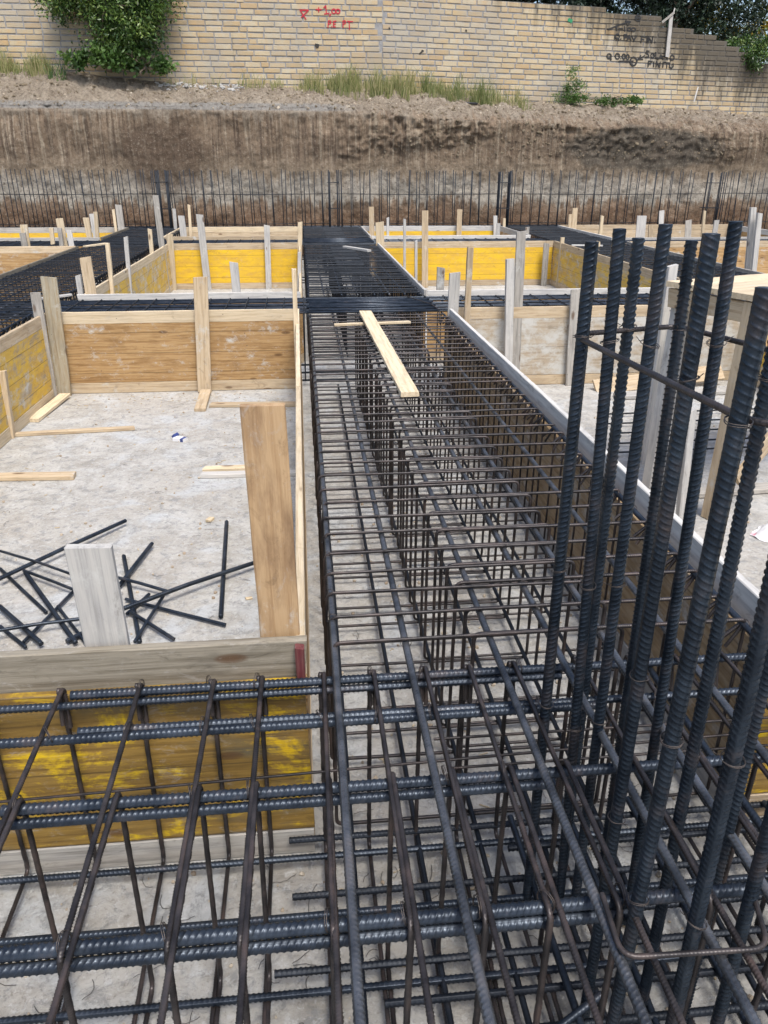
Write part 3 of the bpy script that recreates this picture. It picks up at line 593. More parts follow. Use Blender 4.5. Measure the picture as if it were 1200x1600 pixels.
# ================================================================ FORMWORK BOXES
def X_(v): return (v, 0)
boxes = {}
def fbox(key, label, x0, x1, y0, y1):
    t = thing('formwork_box', label, 'formwork', ((x0 + x1) / 2, (y0 + y1) / 2, 0), 'timber formwork boxes of the foundation grid'); boxes[key] = t; return t
def w(key, p, q, n, **k):
    t = boxes[key]; o = t.location; wall(t, (p[0] - o.x, p[1] - o.y), (q[0] - o.x, q[1] - o.y), n, **k)
fbox('A', 'nearest left formwork box with loose bars inside and two broad stakes on its near side', -2.15, -.02, 1.62, 6.68)
w('A', (-2.1, 6.68), (-.05, 6.68), (0, -1), top='pale', panel='orange', base='tan')
w('A', (-2.22, 1.7), (-2.13, 6.65), (1, 0), top='tan', panel='yellowworn', base='pale')
w('A', (-.030, 1.66), (-.045, 6.65), (-1, 0), top='pale', panel='orange', base='tan')
w('A', (-2.2, 1.62), (-.03, 1.62), (0, 1), top='greybrown', panel='yellowdark', base='grey', lap=1)
fbox('B', 'nearest right formwork box behind the column bars, with lime splashed far boards', 1.2, 4.0, 1.62, 6.62)
w('B', (1.205, 1.66), (1.185, 6.5), (1, 0), top='greywhite', panel='brown', base='grey', lap=1)
w('B', (1.23, 6.62), (4.0, 6.62), (0, -1), top='tan', panel='white', base='tan')
w('B', (1.2, 1.62), (4.0, 1.62), (0, 1), top='pale', panel='yellowdark', base='tan', lap=1)
w('B', (4.02, 1.7), (4.02, 6.6), (-1, 0), top='tan', panel='yellowworn', base='pale')
fbox('C', 'left formwork box in the second row with a bright yellow far panel', -2.05, -.03, 7.6, 12.74)
w('C', (-2.05, 12.74), (-.05, 12.74), (0, -1), top='tan', panel='yellow', base='tan')
w('C', (-2.06, 7.66), (-2.06, 12.7), (1, 0), top='pale', panel='yellowworn', base='pale')
w('C', (-.02, 7.66), (-.02, 12.7), (-1, 0), top='pale', panel='orange', base='tan')
w('C', (-2.1, 7.6), (-.03, 7.6), (0, 1), top='greywhite', panel='orange', base='tan')
fbox('D', 'right formwork box in the second row with a bright yellow far panel', 1.2, 4.08, 7.6, 12.8)
w('D', (1.2, 12.8), (4.05, 12.8), (0, -1), top='tan', panel='yellow', base='tan')
w('D', (1.17, 7.66), (1.17, 12.77), (1, 0), top='greywhite', panel='orange', base='grey')
w('D', (4.08, 7.66), (4.08, 12.77), (-1, 0), top='tan', panel='yellowworn', base='tan')
w('D', (1.2, 7.6), (4.05, 7.6), (0, 1), top='greywhite', panel='orange', base='tan')
fbox('F', 'far left formwork box of pale planks directly behind the bright yellow left panel', -2.35, -.03, 13.95, 16.15)
w('F', (-2.3, 13.95), (-.04, 13.95), (0, 1), top='tan', panel='orange', base='tan')
w('F', (-2.3, 16.15), (-.04, 16.15), (0, -1), top='pale', panel='tan', base='tan')
w('F', (-2.33, 14.0), (-2.33, 16.1), (1, 0), top='pale', panel='tan', base='tan')
w('F', (-.02, 14.0), (-.02, 16.1), (-1, 0), top='pale', panel='tan', base='tan')
fbox('E', 'far right formwork box with bleached top boards behind the bright yellow right panel', 1.2, 4.0, 13.95, 16.2)
w('E', (1.2, 13.95), (4.0, 13.95), (0, 1), top='greywhite', panel='orange', base='tan')
w('E', (1.2, 16.2), (4.0, 16.2), (0, -1), top='greywhite', panel='yellow', base='tan')
w('E', (1.17, 14.0), (1.17, 16.2), (1, 0), top='greywhite', panel='orange', base='tan')
w('E', (4.0, 14.0), (4.0, 16.2), (-1, 0), top='greywhite', panel='orange', base='tan')
fbox('H', 'left-hand formwork box cut by the photo edge, with a grey-brown plank along its side', -6.4, -3.33, 8.4, 12.4)
w('H', (-3.3, 8.4), (-3.3, 12.4), (-1, 0), top='greybrown', panel='orange', base='tan')
w('H', (-6.4, 12.4), (-3.34, 12.4), (0, -1), top='tan', panel='orange', base='tan')
fbox('K', 'far left-hand formwork box with a bleached front board and thin yellow strip', -6.4, -3.33, 13.9, 16.15)
w('K', (-3.3, 13.9), (-3.3, 16.15), (-1, 0), top='greybrown', panel='orange', base='tan')
w('K', (-6.4, 13.9), (-3.34, 13.9), (0, 1), top='greywhite', panel='orange', base='tan')
w('K', (-6.4, 16.15), (-3.34, 16.15), (0, -1), top='grey', panel='yellow', base='tan')
fbox('G', 'far right-hand formwork box with pale planks behind the tops of the column bars', 5.25, 8.9, 13.3, 16.3)
w('G', (5.25, 13.3), (8.9, 13.3), (0, 1), top='greywhite', panel='orange', base='tan')
w('G', (5.25, 16.3), (8.9, 16.3), (0, -1), top='tan', panel='tan', base='tan')
w('G', (5.22, 13.3), (5.22, 16.3), (1, 0), top='greywhite', panel='orange', base='tan')
w('G', (8.9, 13.3), (8.9, 16.3), (-1, 0), top='greywhite', panel='orange', base='tan')
fbox('J', 'right-hand formwork box beyond the workbench with two tall bleached stakes', 5.25, 8.9, 7.7, 12.6)
w('J', (5.2, 7.7), (5.2, 12.6), (1, 0), top='grey', panel='orange', base='tan')
w('J', (5.25, 12.6), (8.9, 12.6), (0, -1), top='tan', panel='orange', base='tan')
w('J', (5.25, 7.7), (8.9, 7.7), (0, 1), top='grey', panel='orange', base='tan')
STK = [
    ('A', -2.061, 6.6, -2.024, 0.974, 0.123, 'olive'),
    ('A', -2.125, 6.5, -2.115, 0.870, 0.076, 'grey'),
    ('A', -0.885, 6.6, -0.833, 0.962, 0.115, 'tan'),
    ('A', -2.137, 5.5, -2.106, 0.486, 0.053, 'tan'),
    ('A', -0.075, 6.0, -0.068, 1.091, 0.033, 'pale'),
    ('A', -0.087, 1.77, -0.103, 1.302, 0.102, 'ply'),
    ('A', -0.520, 1.77, -0.538, 0.963, 0.108, 'greywhite'),
    ('C', -2.026, 12.65, -1.997, 0.827, 0.097, 'pale'),
    ('C', -1.487, 12.6, -1.515, 1.110, 0.106, 'greywhite'),
    ('C', -0.549, 12.65, -0.524, 0.950, 0.088, 'greywhite'),
    ('C', -0.626, 7.7, -0.650, 0.954, 0.079, 'greywhite'),
    ('C', -1.987, 7.7, -2.005, 1.010, 0.101, 'tan'),
    ('C', -2.113, 7.75, -2.106, 0.845, 0.048, 'greywhite'),
    ('C', -2.034, 8.6, -1.994, 1.054, 0.040, 'pale'),
    ('C', -2.060, 9.6, -2.016, 1.036, 0.044, 'greywhite'),
    ('C', -2.087, 11.4, -2.058, 0.990, 0.052, 'pale'),
    ('C', -2.064, 12.3, -2.083, 1.388, 0.083, 'grey'),
    ('C', -0.068, 12.4, -0.014, 1.010, 0.067, 'pale'),
    ('C', -0.084, 9.0, -0.030, 0.914, 0.036, 'greywhite'),
    ('C', -0.069, 7.9, -0.083, 0.867, 0.038, 'pale'),
    ('F', -2.404, 15.9, -2.378, 1.032, 0.060, 'greywhite'),
    ('F', -2.145, 15.3, -2.175, 0.941, 0.117, 'greywhite'),
    ('F', -2.143, 16.0, -2.111, 1.095, 0.049, 'pale'),
    ('H', -4.122, 12.6, -4.092, 0.975, 0.104, 'pale'),
    ('H', -4.092, 12.5, -4.099, 0.866, 0.085, 'grey'),
    ('H', -3.931, 13.2, -3.882, 0.887, 0.060, 'pale'),
    ('H', -3.601, 12.8, -3.621, 1.050, 0.106, 'pale'),
    ('H', -3.653, 12.7, -3.615, 0.921, 0.058, 'grey'),
    ('H', -3.477, 12.7, -3.481, 0.884, 0.077, 'greywhite'),
    ('K', -3.561, 14.3, -3.615, 0.971, 0.097, 'pale'),
    ('K', -3.451, 14.2, -3.487, 1.037, 0.075, 'greywhite'),
    ('K', -3.488, 14.2, -3.420, 1.067, 0.064, 'pale'),
    ('K', -3.522, 16.0, -3.519, 1.018, 0.048, 'pale'),
    ('K', -3.411, 16.0, -3.414, 1.097, 0.121, 'grey'),
    ('D', 1.243, 12.6, 1.205, 0.993, 0.129, 'pale'),
    ('E', 1.392, 16.0, 1.368, 1.056, 0.100, 'tan'),
    ('E', 1.541, 14.5, 1.535, 0.945, 0.045, 'greywhite'),
    ('D', 1.596, 12.5, 1.581, 1.044, 0.039, 'greywhite'),
    ('D', 1.362, 9.5, 1.342, 0.985, 0.030, 'greywhite'),
    ('D', 1.939, 12.6, 1.910, 1.158, 0.099, 'tan'),
    ('E', 3.147, 16.1, 3.132, 1.001, 0.101, 'tan'),
    ('D', 1.338, 7.7, 1.338, 0.890, 0.075, 'grey'),
    ('D', 3.908, 12.65, 3.897, 0.664, 0.092, 'grey'),
    ('D', 4.071, 12.4, 4.069, 0.771, 0.060, 'pale'),
    ('D', 4.542, 12.0, 4.506, 0.746, 0.049, 'pale'),
    ('B', 1.243, 6.55, 1.258, 0.984, 0.091, 'greywhite'),
    ('B', 1.361, 6.5, 1.367, 1.190, 0.047, 'tan'),
    ('B', 1.760, 6.5, 1.710, 1.093, 0.069, 'greywhite'),
    ('B', 1.851, 6.6, 1.813, 1.299, 0.079, 'grey'),
    ('B', 2.341, 6.55, 2.304, 0.838, 0.076, 'grey'),
    ('B', 2.218, 4.6, 2.207, 1.255, 0.057, 'greywhite'),
    ('B', 1.989, 3.6, 1.939, 0.670, 0.039, 'greywhite'),
    ('E', 3.921, 16.1, 3.863, 0.881, 0.077, 'greywhite'),
    ('E', 4.041, 16.0, 4.024, 0.839, 0.051, 'pale'),
    ('E', 3.717, 15.2, 3.717, 0.797, 0.073, 'greywhite'),
    ('E', 3.999, 14.2, 3.999, 0.797, 0.068, 'grey'),
    ('G', 5.401, 16.0, 5.365, 0.907, 0.064, 'tan'),
    ('G', 5.486, 16.0, 5.457, 1.026, 0.102, 'tan'),
    ('G', 5.501, 14.6, 5.501, 0.962, 0.059, 'pale'),
    ('G', 6.221, 14.4, 6.171, 0.971, 0.175, 'greywhite'),
    ('G', 6.362, 14.2, 6.276, 0.831, 0.081, 'tan'),
    ('G', 7.362, 16.0, 7.259, 0.975, 0.103, 'greywhite'),
    ('G', 8.239, 16.0, 8.165, 0.973, 0.052, 'pale'),
    ('G', 7.754, 15.6, 7.661, 0.817, 0.127, 'grey'),
    ('G', 7.723, 14.6, 7.719, 0.878, 0.096, 'greywhite'),
    ('J', 5.550, 9.4, 5.409, 1.349, 0.069, 'greywhite'),
    ('J', 5.559, 9.3, 5.445, 1.290, 0.061, 'greywhite'),
]
random.seed(3)
for k, x0, y, x1, z1, ww, mt in STK:
    t = boxes[k]; o = t.location
    th = .045 if ww < .07 else .026
    if k == 'A' and y < 2: th = .024
    yy = y + (.0 if (k, y) != ('A', 1.77) else -.06)
    if k == 'A' and y < 2: yy = 1.71
    plank('stake', (x0 - o.x, yy - o.y, .002), (x1 - o.x, yy - o.y + random.uniform(-.02, .02) * (z1 > 1 and y > 2), z1), ww, th, (1, 0, 0), mt, t, wob=.0025)
t = boxes['A']; o = t.location
plank('end_block', (-.045 - o.x, 1.634 - o.y, .60), (-.045 - o.x, 1.634 - o.y, .695), .022, .026, (1, 0, 0), 'pink', t)
plank('kicker', (-.861 - o.x, 6.03 - o.y, .014), (-.868 - o.x, 6.55 - o.y, .03), .09, .024, (1, 0, 0), 'tan', t)

# ================================================================ REINFORCEMENT CAGES
def copies(src, parent, pts, rz=0, jit=.006):
    first = True
    for p in pts:
        o = src if first else src.copy()
        if not first: C.objects.link(o)
        first = False; o.parent = parent
        o.location = (p[0], p[1], p[2]); o.rotation_euler = (random.uniform(-jit, jit), random.uniform(-jit, jit) * .3, rz + random.uniform(-jit, jit))
def stirrup_obj(u0, u1, z0, z1, dia, hook, ribs, mat='stirrup', seg=8):
    V, F = rebar_vf(stirrup_path(u0, u1, z0, z1, hook), dia, ribs=ribs, seg=12 if ribs else seg, pitch=.0062, ds=.0015, rh=dia * .17, skew=.4)
    return link('stirrup', mesh('stirrup', V, F, True), M[mat])
CG = 'reinforcement cages laid in the foundation trenches'
# main trench, near stretch
t = thing('rebar_cage', 'wide reinforcement cage running down the middle from the foreground to the first crossing', 'rebar cage', (0, 0, 0), CG)
TX = [.045, .23, .458, .617, .758, .94, 1.163]; BX = [.07, .265, .44, .61, .79, .985, 1.15]
for i, x in enumerate(TX):
    a = random.uniform(-.012, .012)
    bar('longitudinal_bar', [(x + (.0 if i else -.006), .2, .655), (x + a * .3, 2.4, .655), (x + a, 4.2, .653), (x, 6.55, .655)], .018, 'steel_worn' if i < 6 else 'steel', t, rib_to=3.2, seg=20, twist=i * 1.1 - .3, pitch=.0095, ds=.0017, rh=.0016)
for i, x in enumerate(BX):
    bar('longitudinal_bar', [(x, .3, .054), (x + random.uniform(-.02, .02), 3, .054), (x, 6.55, .054)], .016, 'dark', t, rib_to=2.4, seg=10, twist=i)
ys = []; y = 1.672
while y < 6.42: ys.append(y); y += random.uniform(.118, .142)
near = [y for y in ys if y < 3.3]; far = [y for y in ys if y >= 3.3]
for u0, u1, hk, dy in ((.032, .815, 0, 0), (.415, 1.176, 1, .013)):
    for grp, rb in ((near, True), (far, False)):
        copies(stirrup_obj(u0, u1, .040, .669, .0098 if rb else .0108, hk, rb, seg=8 if rb else 6), t, [(random.uniform(-.006, .006), q + dy + random.uniform(-.004, .004), random.uniform(-.003, .003)) for q in grp], jit=.014)
for q in near[:9]:
    for x in (TX[0], TX[1], TX[3], TX[6]):
        if random.random() < .7: wire_tie(t, (x, q, .662), .014, (random.random(), 1.2 + random.random() * .5, random.random() * 3))
# cross trench in the foreground
t = thing('rebar_cage', 'heavy reinforcement cage crossing the foreground from left to right over bare concrete', 'rebar cage', (0, 0, 0), CG)
def rail(x0, x1, y, z, dia=.022, mat='steel', dy=0., tw=0.): bar('longitudinal_bar', [(x0, y, z), ((x0 + x1) / 2, y + dy, z - .003), (x1, y, z)], dia, mat, t, seg=28, twist=tw, pitch=.0118, ds=.0018, rh=dia * .095, skew=.5)
rail(-.60, 2.3, 1.583, .624, tw=-1.3); rail(-1.7, .62, 1.572, .605, dia=.019, tw=-1.4)
rail(-1.7, .66, 1.430, .620, dia=.0215, tw=-1.1); rail(-.55, 2.3, 1.450, .621, dia=.019, tw=-1.5)
rail(-.64, 2.3, 1.222, .621, dia=.0235, tw=-1.2); rail(-1.7, .47, 1.205, .604, dia=.021, tw=-1.)
rail(-1.7, 2.3, .905, .622, dia=.0245, tw=-1.3); rail(-1.7, .55, .893, .600, dia=.022, tw=.2)
rail(-1.7, 2.3, .56, .622, dia=.022)
for (x0, y) in ((-1.7, 1.555), (-.10, 1.605), (-1.7, 1.372), (-.09, 1.42), (-1.7, 1.172), (-.13, 1.215), (.12, 1.12), (-1.7, .93), (.05, .89), (-1.7, .7)):
    rail(x0, 2.3, y, .056 + (0 if x0 < -1 else .012), dia=.018, mat='steel' if x0 < -1 else 'dark', tw=y * 9)
bar('side_bar', [(-1.4, 1.585, .285), (.2, 1.59, .33), (1.3, 1.59, .36)], .008, 'stirrup', t, pitch=.006, seg=8)
bar('side_bar', [(.3, 1.60, .40), (2., 1.595, .40)], .008, 'stirrup', t, pitch=.006, seg=8)
bar('side_bar', [(.35, 1.595, .30), (2., 1.59, .31)], .008, 'stirrup', t, pitch=.006, seg=8)
for (x0, x1, y, z) in ((.10, 2.3, 1.30, .075), (.35, 2.3, 1.02, .09), (.25, 2.3, .82, .07), (.5, 2.3, 1.50, .09), (.1, 2.3, .76, .055)):
    rail(x0, x1, y, z, dia=.018, mat='dark', tw=y * 5)
for (x, y0, y1, z) in ((.34, .4, 1.55, .085), (.70, .4, 1.75, .09), (.90, .4, 1.65, .085), (1.08, .4, 1.70, .16), (.53, .4, 1.60, .10), (.86, .4, 1.7, .60), (1.28, .4, 1.6, .60), (1.30, .4, 1.6, .08)):
    bar('lapped_bar', [(x - .01, y0, z), (x + .008, (y0 + y1) / 2, z - .002), (x, y1, z)], .017, 'steel', t, seg=14, twist=x * 9, pitch=.0095, ds=.002)
bar('splice_bar', [(.22, .985, .075), (.42, .985, .08), (.60, 1.06, .12)], .018, 'steel', t, seg=12)
SX = [-1.35, -1.18, -.98, -.81, -.613, -.438, -.275, -.160, -.006, .124, .250, .372, .505, .655, .80, .935, 1.06, 1.22, 1.38, 1.55, 1.72, 1.9]
pts1 = [(x + random.uniform(-.004, .004), 0, random.uniform(-.002, .002)) for x in SX]
# local X of the stirrup becomes world Y
copies(stirrup_obj(.872, 1.602, .038, .6405, .011, 2, True), t, pts1, PI / 2, .008)
copies(stirrup_obj(.47, 1.238, .038, .6405, .011, 0, True), t, [(x + .014, 0, z) for x, _, z in pts1], PI / 2, .008)
for x in SX[3:16]:
    for y in (1.222, .905, 1.43, 1.585):
        if random.random() < .75: wire_tie(t, (x + .006, y, .634), .019, (random.uniform(-.3, .3), 1.3 + random.random() * .4, random.uniform(-.5, .5)))
# column starter cage
t = thing('column_cage', 'upright cage of thick dark ribbed bars with thin hoops in the right foreground', 'rebar column', (.62, 1.15, 0))
CB = [(.520, .503, 1.37, 1.679), (.594, .534, 1.33, 1.703), (.643, .621, 1.45, 1.678), (.620, .600, 1.30, 1.712), (.740, .709, 1.42, 1.676), (.567, .556, 1.06, 1.716),
      (.766, .721, 1.30, 1.716), (.515, .528, .86, 1.673), (.693, .676, 1.05, 1.60), (.599, .574, .8, 1.67), (.760, .75, 1.0, 1.67), (.723, .70, .85, 1.67)]
for i, (x0, x1, y, z1) in enumerate(CB):
    bar('vertical_bar', [(x0 - .62, y - 1.15, .02), ((x0 + x1) / 2 - .62, y - 1.15, z1 / 2), (x1 - .62, y - 1.15, z1)], .0218, 'column', t, seg=26, twist=(.2, 2.6, 1.2, .4, 1.5, 2.9, .3, .1, 2., 1.4, .6, .2)[i], pitch=.0112, ds=.0013, rh=.0021, skew=(.45, -.42)[i % 3 == 1])
rg = [(.499, 1.41), (.735, 1.475), (.80, 1.25), (.74, .86), (.60, .845), (.545, .868)]
P = round_path([(x - .62, y - 1.15, 1.51) for x, y in rg], .035, 5, True)
bar('hoop', P, .0105, 'stirrup', t, seg=10, pitch=.0065)
P = round_path([(-.155, -.27, .672), (-.165, -.385, .672), (.075, -.39, .668), (.11, -.27, .668)], .03, 5)
bar('hoop', P, .0095, 'stirrup', t, seg=10, pitch=.0065)
for z, sc_ in ((1.51, 1.), (1.0, 0), (.66, 0)):
    for i, (x0, x1, y, z1) in enumerate(CB):
        u = z / z1; x = x0 + (x1 - x0) * u
        if sc_ or i in (0, 3, 5, 7, 9, 1): wire_tie(t, (x - .62, y - 1.15, z + (.004 if sc_ else random.uniform(-.02, .05))), .0165, (random.uniform(-.25, .25), random.uniform(-.25, .25), i))
# middle and far stretches of the main trench
def ycage(label, xa, xb, y0, y1, pitch, nlong, two=True, z1=.665, dia=.0115, ld=.017):
    t = thing('rebar_cage', label, 'rebar cage', ((xa + xb) / 2, y0, 0), CG); wd = xb - xa; L = y1 - y0
    for i in range(nlong):
        x = -wd / 2 + .015 + (wd - .03) * i / (nlong - 1) + (random.uniform(-.02, .02) if 0 < i < nlong - 1 else 0)
        bar('longitudinal_bar', [(x, 0, z1 - .013), (x + random.uniform(-.015, .015), L / 2, z1 - .013), (x, L, z1 - .013)], ld, 'steel_worn' if i % 2 else 'steel', t, ribs=False, seg=8)
        if i % 2 == 0: bar('longitudinal_bar', [(x, 0, .05), (x, L, .05)], ld, 'dark', t, ribs=False, seg=6)
    ys = []; y = .04
    while y < L - .03: ys.append(y); y += pitch * random.uniform(.93, 1.07)
    sets = ((-wd / 2, wd * .16, 0, 0), (-wd * .16, wd / 2, 1, .013)) if two else ((-wd / 2, wd / 2, 1, 0),)
    for u0, u1, hk, dy in sets:
        copies(stirrup_obj(u0, u1, .04, z1, dia, hk, False, 'dark', 6), t, [(random.uniform(-.006, .006), q + dy + random.uniform(-.008, .008), random.uniform(-.004, .004)) for q in ys[:50 if two else 100]])
    return t
def xcage(label, x0, x1, ya, yb, pitch, nlong, z1=.655, dia=.0095, ld=.019, rows=1, sx=None):
    t = thing('rebar_cage', label, 'rebar cage', (x0, (ya + yb) / 2, 0), CG); wd = yb - ya; L = x1 - x0
    for i in range(nlong):
        y = -wd / 2 + .02 + (wd - .04) * i / (nlong - 1) + random.uniform(-.012, .012)
        bar('longitudinal_bar', [(0, y, z1 - .014), (L / 2, y + random.uniform(-.02, .02), z1 - .016), (L, y, z1 - .014)], ld, 'steel', t, ribs=False, seg=8)
        if i % 3 == 0: bar('longitudinal_bar', [(0, y, .05), (L, y, .05)], ld, 'dark', t, ribs=False, seg=6)
    xs = []; x = .05
    while x < L - .03:
        if sx is None or any(a < x + x0 < b_ for a, b_ in sx): xs.append(x)
        x += pitch * random.uniform(.93, 1.07)
    copies(stirrup_obj(-wd / 2, wd / 2, .04, z1, dia, 1, False, 'dark', 6), t, [(q, 0, random.uniform(-.003, .003)) for q in xs[:100]], PI / 2)
    return t
ycage('reinforcement cage continuing down the middle between the two boxes with yellow panels', .03, 1.15, 7.62, 12.7, .118, 8)
ycage('farthest stretch of the middle reinforcement cage, ending at the row of wall starter bars', .03, 1.15, 13.9, 16.3, .12, 7)
ycage('long dark reinforcement cage running diagonally away on the left between the timber boxes', -3.26, -2.26, 4.3, 16.25, .128, 9, two=False)
ycage('dark reinforcement cage on the right, seen through the tops of the column bars', 4.14, 5.14, 6.7, 16.35, .128, 8, two=False)
xcage('cross cage of closely packed bars at the first crossing with slanting ties', -6.2, 8.5, 6.74, 7.52, .17, 9, sx=((-2.2, .02), (1.12, 4.1)))
xcage('cross cage of packed bars at the second crossing beyond the yellow panels', -6.2, 8.9, 12.95, 13.75, .19, 8, sx=((-2.2, .0), (1.15, 4.1), (-6, -3.2)))
xcage('perimeter cage at the foot of the starter bars along the far side', -6.4, 9.2, 16.33, 17.0, .17, 7)
# loose bundle lying over the first crossing
t = thing('bar_bundle', 'bundle of bars laid across the middle cage at the first crossing', 'bar bundle', (0, 6.9, .68))
for i in range(9):
    y = -.36 + i * .082 + random.uniform(-.02, .02)
    bar('bundle_bar', [(.015 + random.uniform(0, .03), y, -.003), (.6, y + random.uniform(-.01, .01), -.004), (1.16 - random.uniform(0, .04), y + random.uniform(-.03, .03), -.002)], .02, 'steel', t, ribs=False, seg=10)
P = [(.93, .38, .012), (1.0, .1, .02), (1.1, -.15, .018), (1.13, -.38, .005), (1.13, -.44, -.1)]
bar('slanting_tie', P, .01, 'stirrup', t, ribs=False, seg=8)
t = thing('bar_bundle', 'bundle of bars laid across the middle cage at the second crossing', 'bar bundle', (0, 13.2, .68))
for i in range(8):
    y = -.36 + i * .1; bar('bundle_bar', [(.02, y, 0), (1.14, y + random.uniform(-.03, .03), 0)], .02, 'steel', t, ribs=False, seg=8)

# ---------------------------------------------------------------- wall starter bars
def fence(label, x0, x1, sp, path=None, two=True):
    t = thing('starter_bar_row', label, 'starter bars', (x0, 16.6, 0), 'rows of wall starter bars in front of the cut'); L = x1 - x0
    V, F = rebar_vf([(0, 0, .04), (0, 0, .9), (.0, 0, 1.70)], .0165, ribs=False, seg=6)
    src = link('vertical_bar', mesh('vertical_bar', V, F, True), M['dark']); pts = []
    x = .02
    while x < L:
        pts.append((x, 0, random.uniform(-.03, .02)))
        if two: pts.append((x + random.uniform(.03, .06), .16, random.uniform(-.03, .02)))
        x += sp * random.uniform(.9, 1.1)
    pts = pts[:98]; first = True
    for p in pts:
        o = src if first else src.copy()
        if not first: C.objects.link(o)
        first = False; o.parent = t; xx, yy, zz = p
        if path: s = xx / L; xx, yy = path(s)
        o.location = (xx, yy, zz); o.rotation_euler = (random.uniform(-.02, .02), random.gauss(-.008 if x0 < -1 else 0, .016), 0)
    for z in (1.27, .72):
        if path: pp = [(*path(s / 8), z + .012) for s in range(9)]
        else: pp = [(-.1, -.012, z), (L / 2, -.012, z - .015), (L + .1, -.012, z)]
        bar('horizontal_bar', pp, .012, 'dark', t, ribs=False, seg=6)
fence('leftmost row of thin wall starter bars against the cut earth', -6.6, -2.85, .185)
fence('row of thin wall starter bars left of centre, between two column starters', -2.5, .5, .19)
fence('long row of thin wall starter bars right of centre, ending at the doubled column starters', .8, 3.95, .19)
fence('row of thin wall starter bars behind the tops of the column bars on the right', 4.3, 8.25, .185)
fence('dense curved row of thin wall starter bars in the far right corner', 8.75, 12.2, .10, path=lambda s: (s * 2.9, -.0 - 1.5 * s * s), two=False)
def colstarter(label, x, spread, n, tall=1.7, d=.02):
    t = thing('column_starter', label, 'column starter', (x, 16.42, 0), 'far column starter cages')
    for i in range(n):
        dx = (-spread / 2 if i % 2 else spread / 2) + random.uniform(-.03, .03); dy = .12 * (i // 2) / max(1, n // 2) * 2
        bar('vertical_bar', [(dx, dy, .03), (dx + random.uniform(-.01, .01), dy, tall + random.uniform(-.03, .01))], d, 'dark', t, ribs=False, seg=8)
    for z in (1.0, 1.48):
        bar('hoop', round_path([(-spread/2-.03, -.02, z), (spread/2+.03, -.02, z), (spread/2+.03, .26, z), (-spread/2-.03, .26, z)], .03, 3, True), .01, 'dark', t, ribs=False, seg=6)
colstarter('thick paired column starter bars far left behind the tall stake', -2.66, .19, 10, d=.026)
colstarter('slim column starter at the far end of the middle cage', .66, .17, 6)
colstarter('doubled column starter right of centre in the far row', 4.11, .2, 12, d=.024)
colstarter('column starter with a slanting prop in the far right corner', 8.55, .3, 8)

# ================================================================ LOOSE TIMBER
def loose(name, label, cat, A, B, wd, th, mat, group=None, wdir=(1, 0, 0), bow=0):
    o = plank(name, A, B, wd, th, wdir, mat, None, wob=.002, bow=bow); tag(o, label, cat, group); return o
loose('plank', 'pale plank lying lengthwise on top of the middle cage', 'plank', (.487, 6.29, .716), (.54, 3.935, .690), .098, .026, 'pale')
loose('batten', 'thin pale batten lying crosswise under the long plank on the middle cage', 'batten', (.222, 5.955, .681), (.81, 6.01, .684), .032, .02, 'pale', wdir=(0, 1, 0))
loose('batten', 'short white batten lying askew on the far stretch of the middle cage', 'batten', (.63, 12.1, .68), (.95, 11.45, .685), .07, .03, 'greywhite')
loose('batten', 'short pale offcut of wood on the left cage behind the tallest near stake', 'batten', (-2.40, 7.48, .675), (-2.17, 7.66, .68), .05, .02, 'greywhite', wdir=(0, 1, 0))
loose('batten', 'pale wood scrap at the far end of the left cage beside the grey-brown plank', 'batten', (-3.22, 12.45, .675), (-3.0, 12.85, .68), .07, .025, 'pale')
loose('batten', 'white wood strip on the cage right of the far yellow panel', 'batten', (4.16, 12.2, .672), (4.62, 12.1, .672), .05, .02, 'greywhite', wdir=(0, 1, 0))
G = 'loose boards on the floor of the near left box'
loose('board', 'short board slanting out from the foot of the olive stake in the left corner', 'board', (-2.09, 5.86, .016), (-2.03, 6.52, .03), .085, .028, 'pale', G)
loose('board', 'thin long batten on the floor running right from the left wall of the near box', 'board', (-2.18, 5.53, .014), (-1.29, 5.61, .014), .045, .026, 'tan', G, (0, 1, 0))
loose('board', 'pale board on the floor cut by the left edge of the photo', 'board', (-2.12, 4.69, .015), (-1.475, 4.66, .015), .085, .028, 'tan', G, (0, 1, 0))
loose('board', 'bleached board on the floor passing behind the tall brown stake', 'board', (-.685, 4.60, .014), (-.07, 4.585, .014), .06, .026, 'greywhite', G, (0, 1, 0))
loose('board', 'pale yellowish batten just behind the bleached board near the tall brown stake', 'board', (-.68, 4.70, .014), (-.30, 4.70, .014), .06, .026, 'pale', G, (0, 1, 0))
loose('board', 'grey board on the floor along the foot of the far orange wall', 'board', (-.79, 6.17, .014), (-.09, 6.13, .014), .08, .026, 'tan', G, (0, 1, 0))
loose('board', 'dark grey board lying on the floor behind the table leg on the right', 'board', (2.25, 4.02, .02), (3.4, 4.10, .02), .10, .03, 'grey', None, (0, 1, 0))
loose('board', 'bleached board lying flat on the floor at the foot of the lime splashed wall', 'board', (2.6, 6.1, .02), (3.8, 6.2, .02), .12, .03, 'greywhite', None, (0, 1, 0))
loose('board', 'pale board leaning low against the lime splashed wall behind the workbench', 'board', (2.5, 6.35, .03), (3.7, 6.45, .12), .14, .026, 'tan', None, (0, .6, .8))
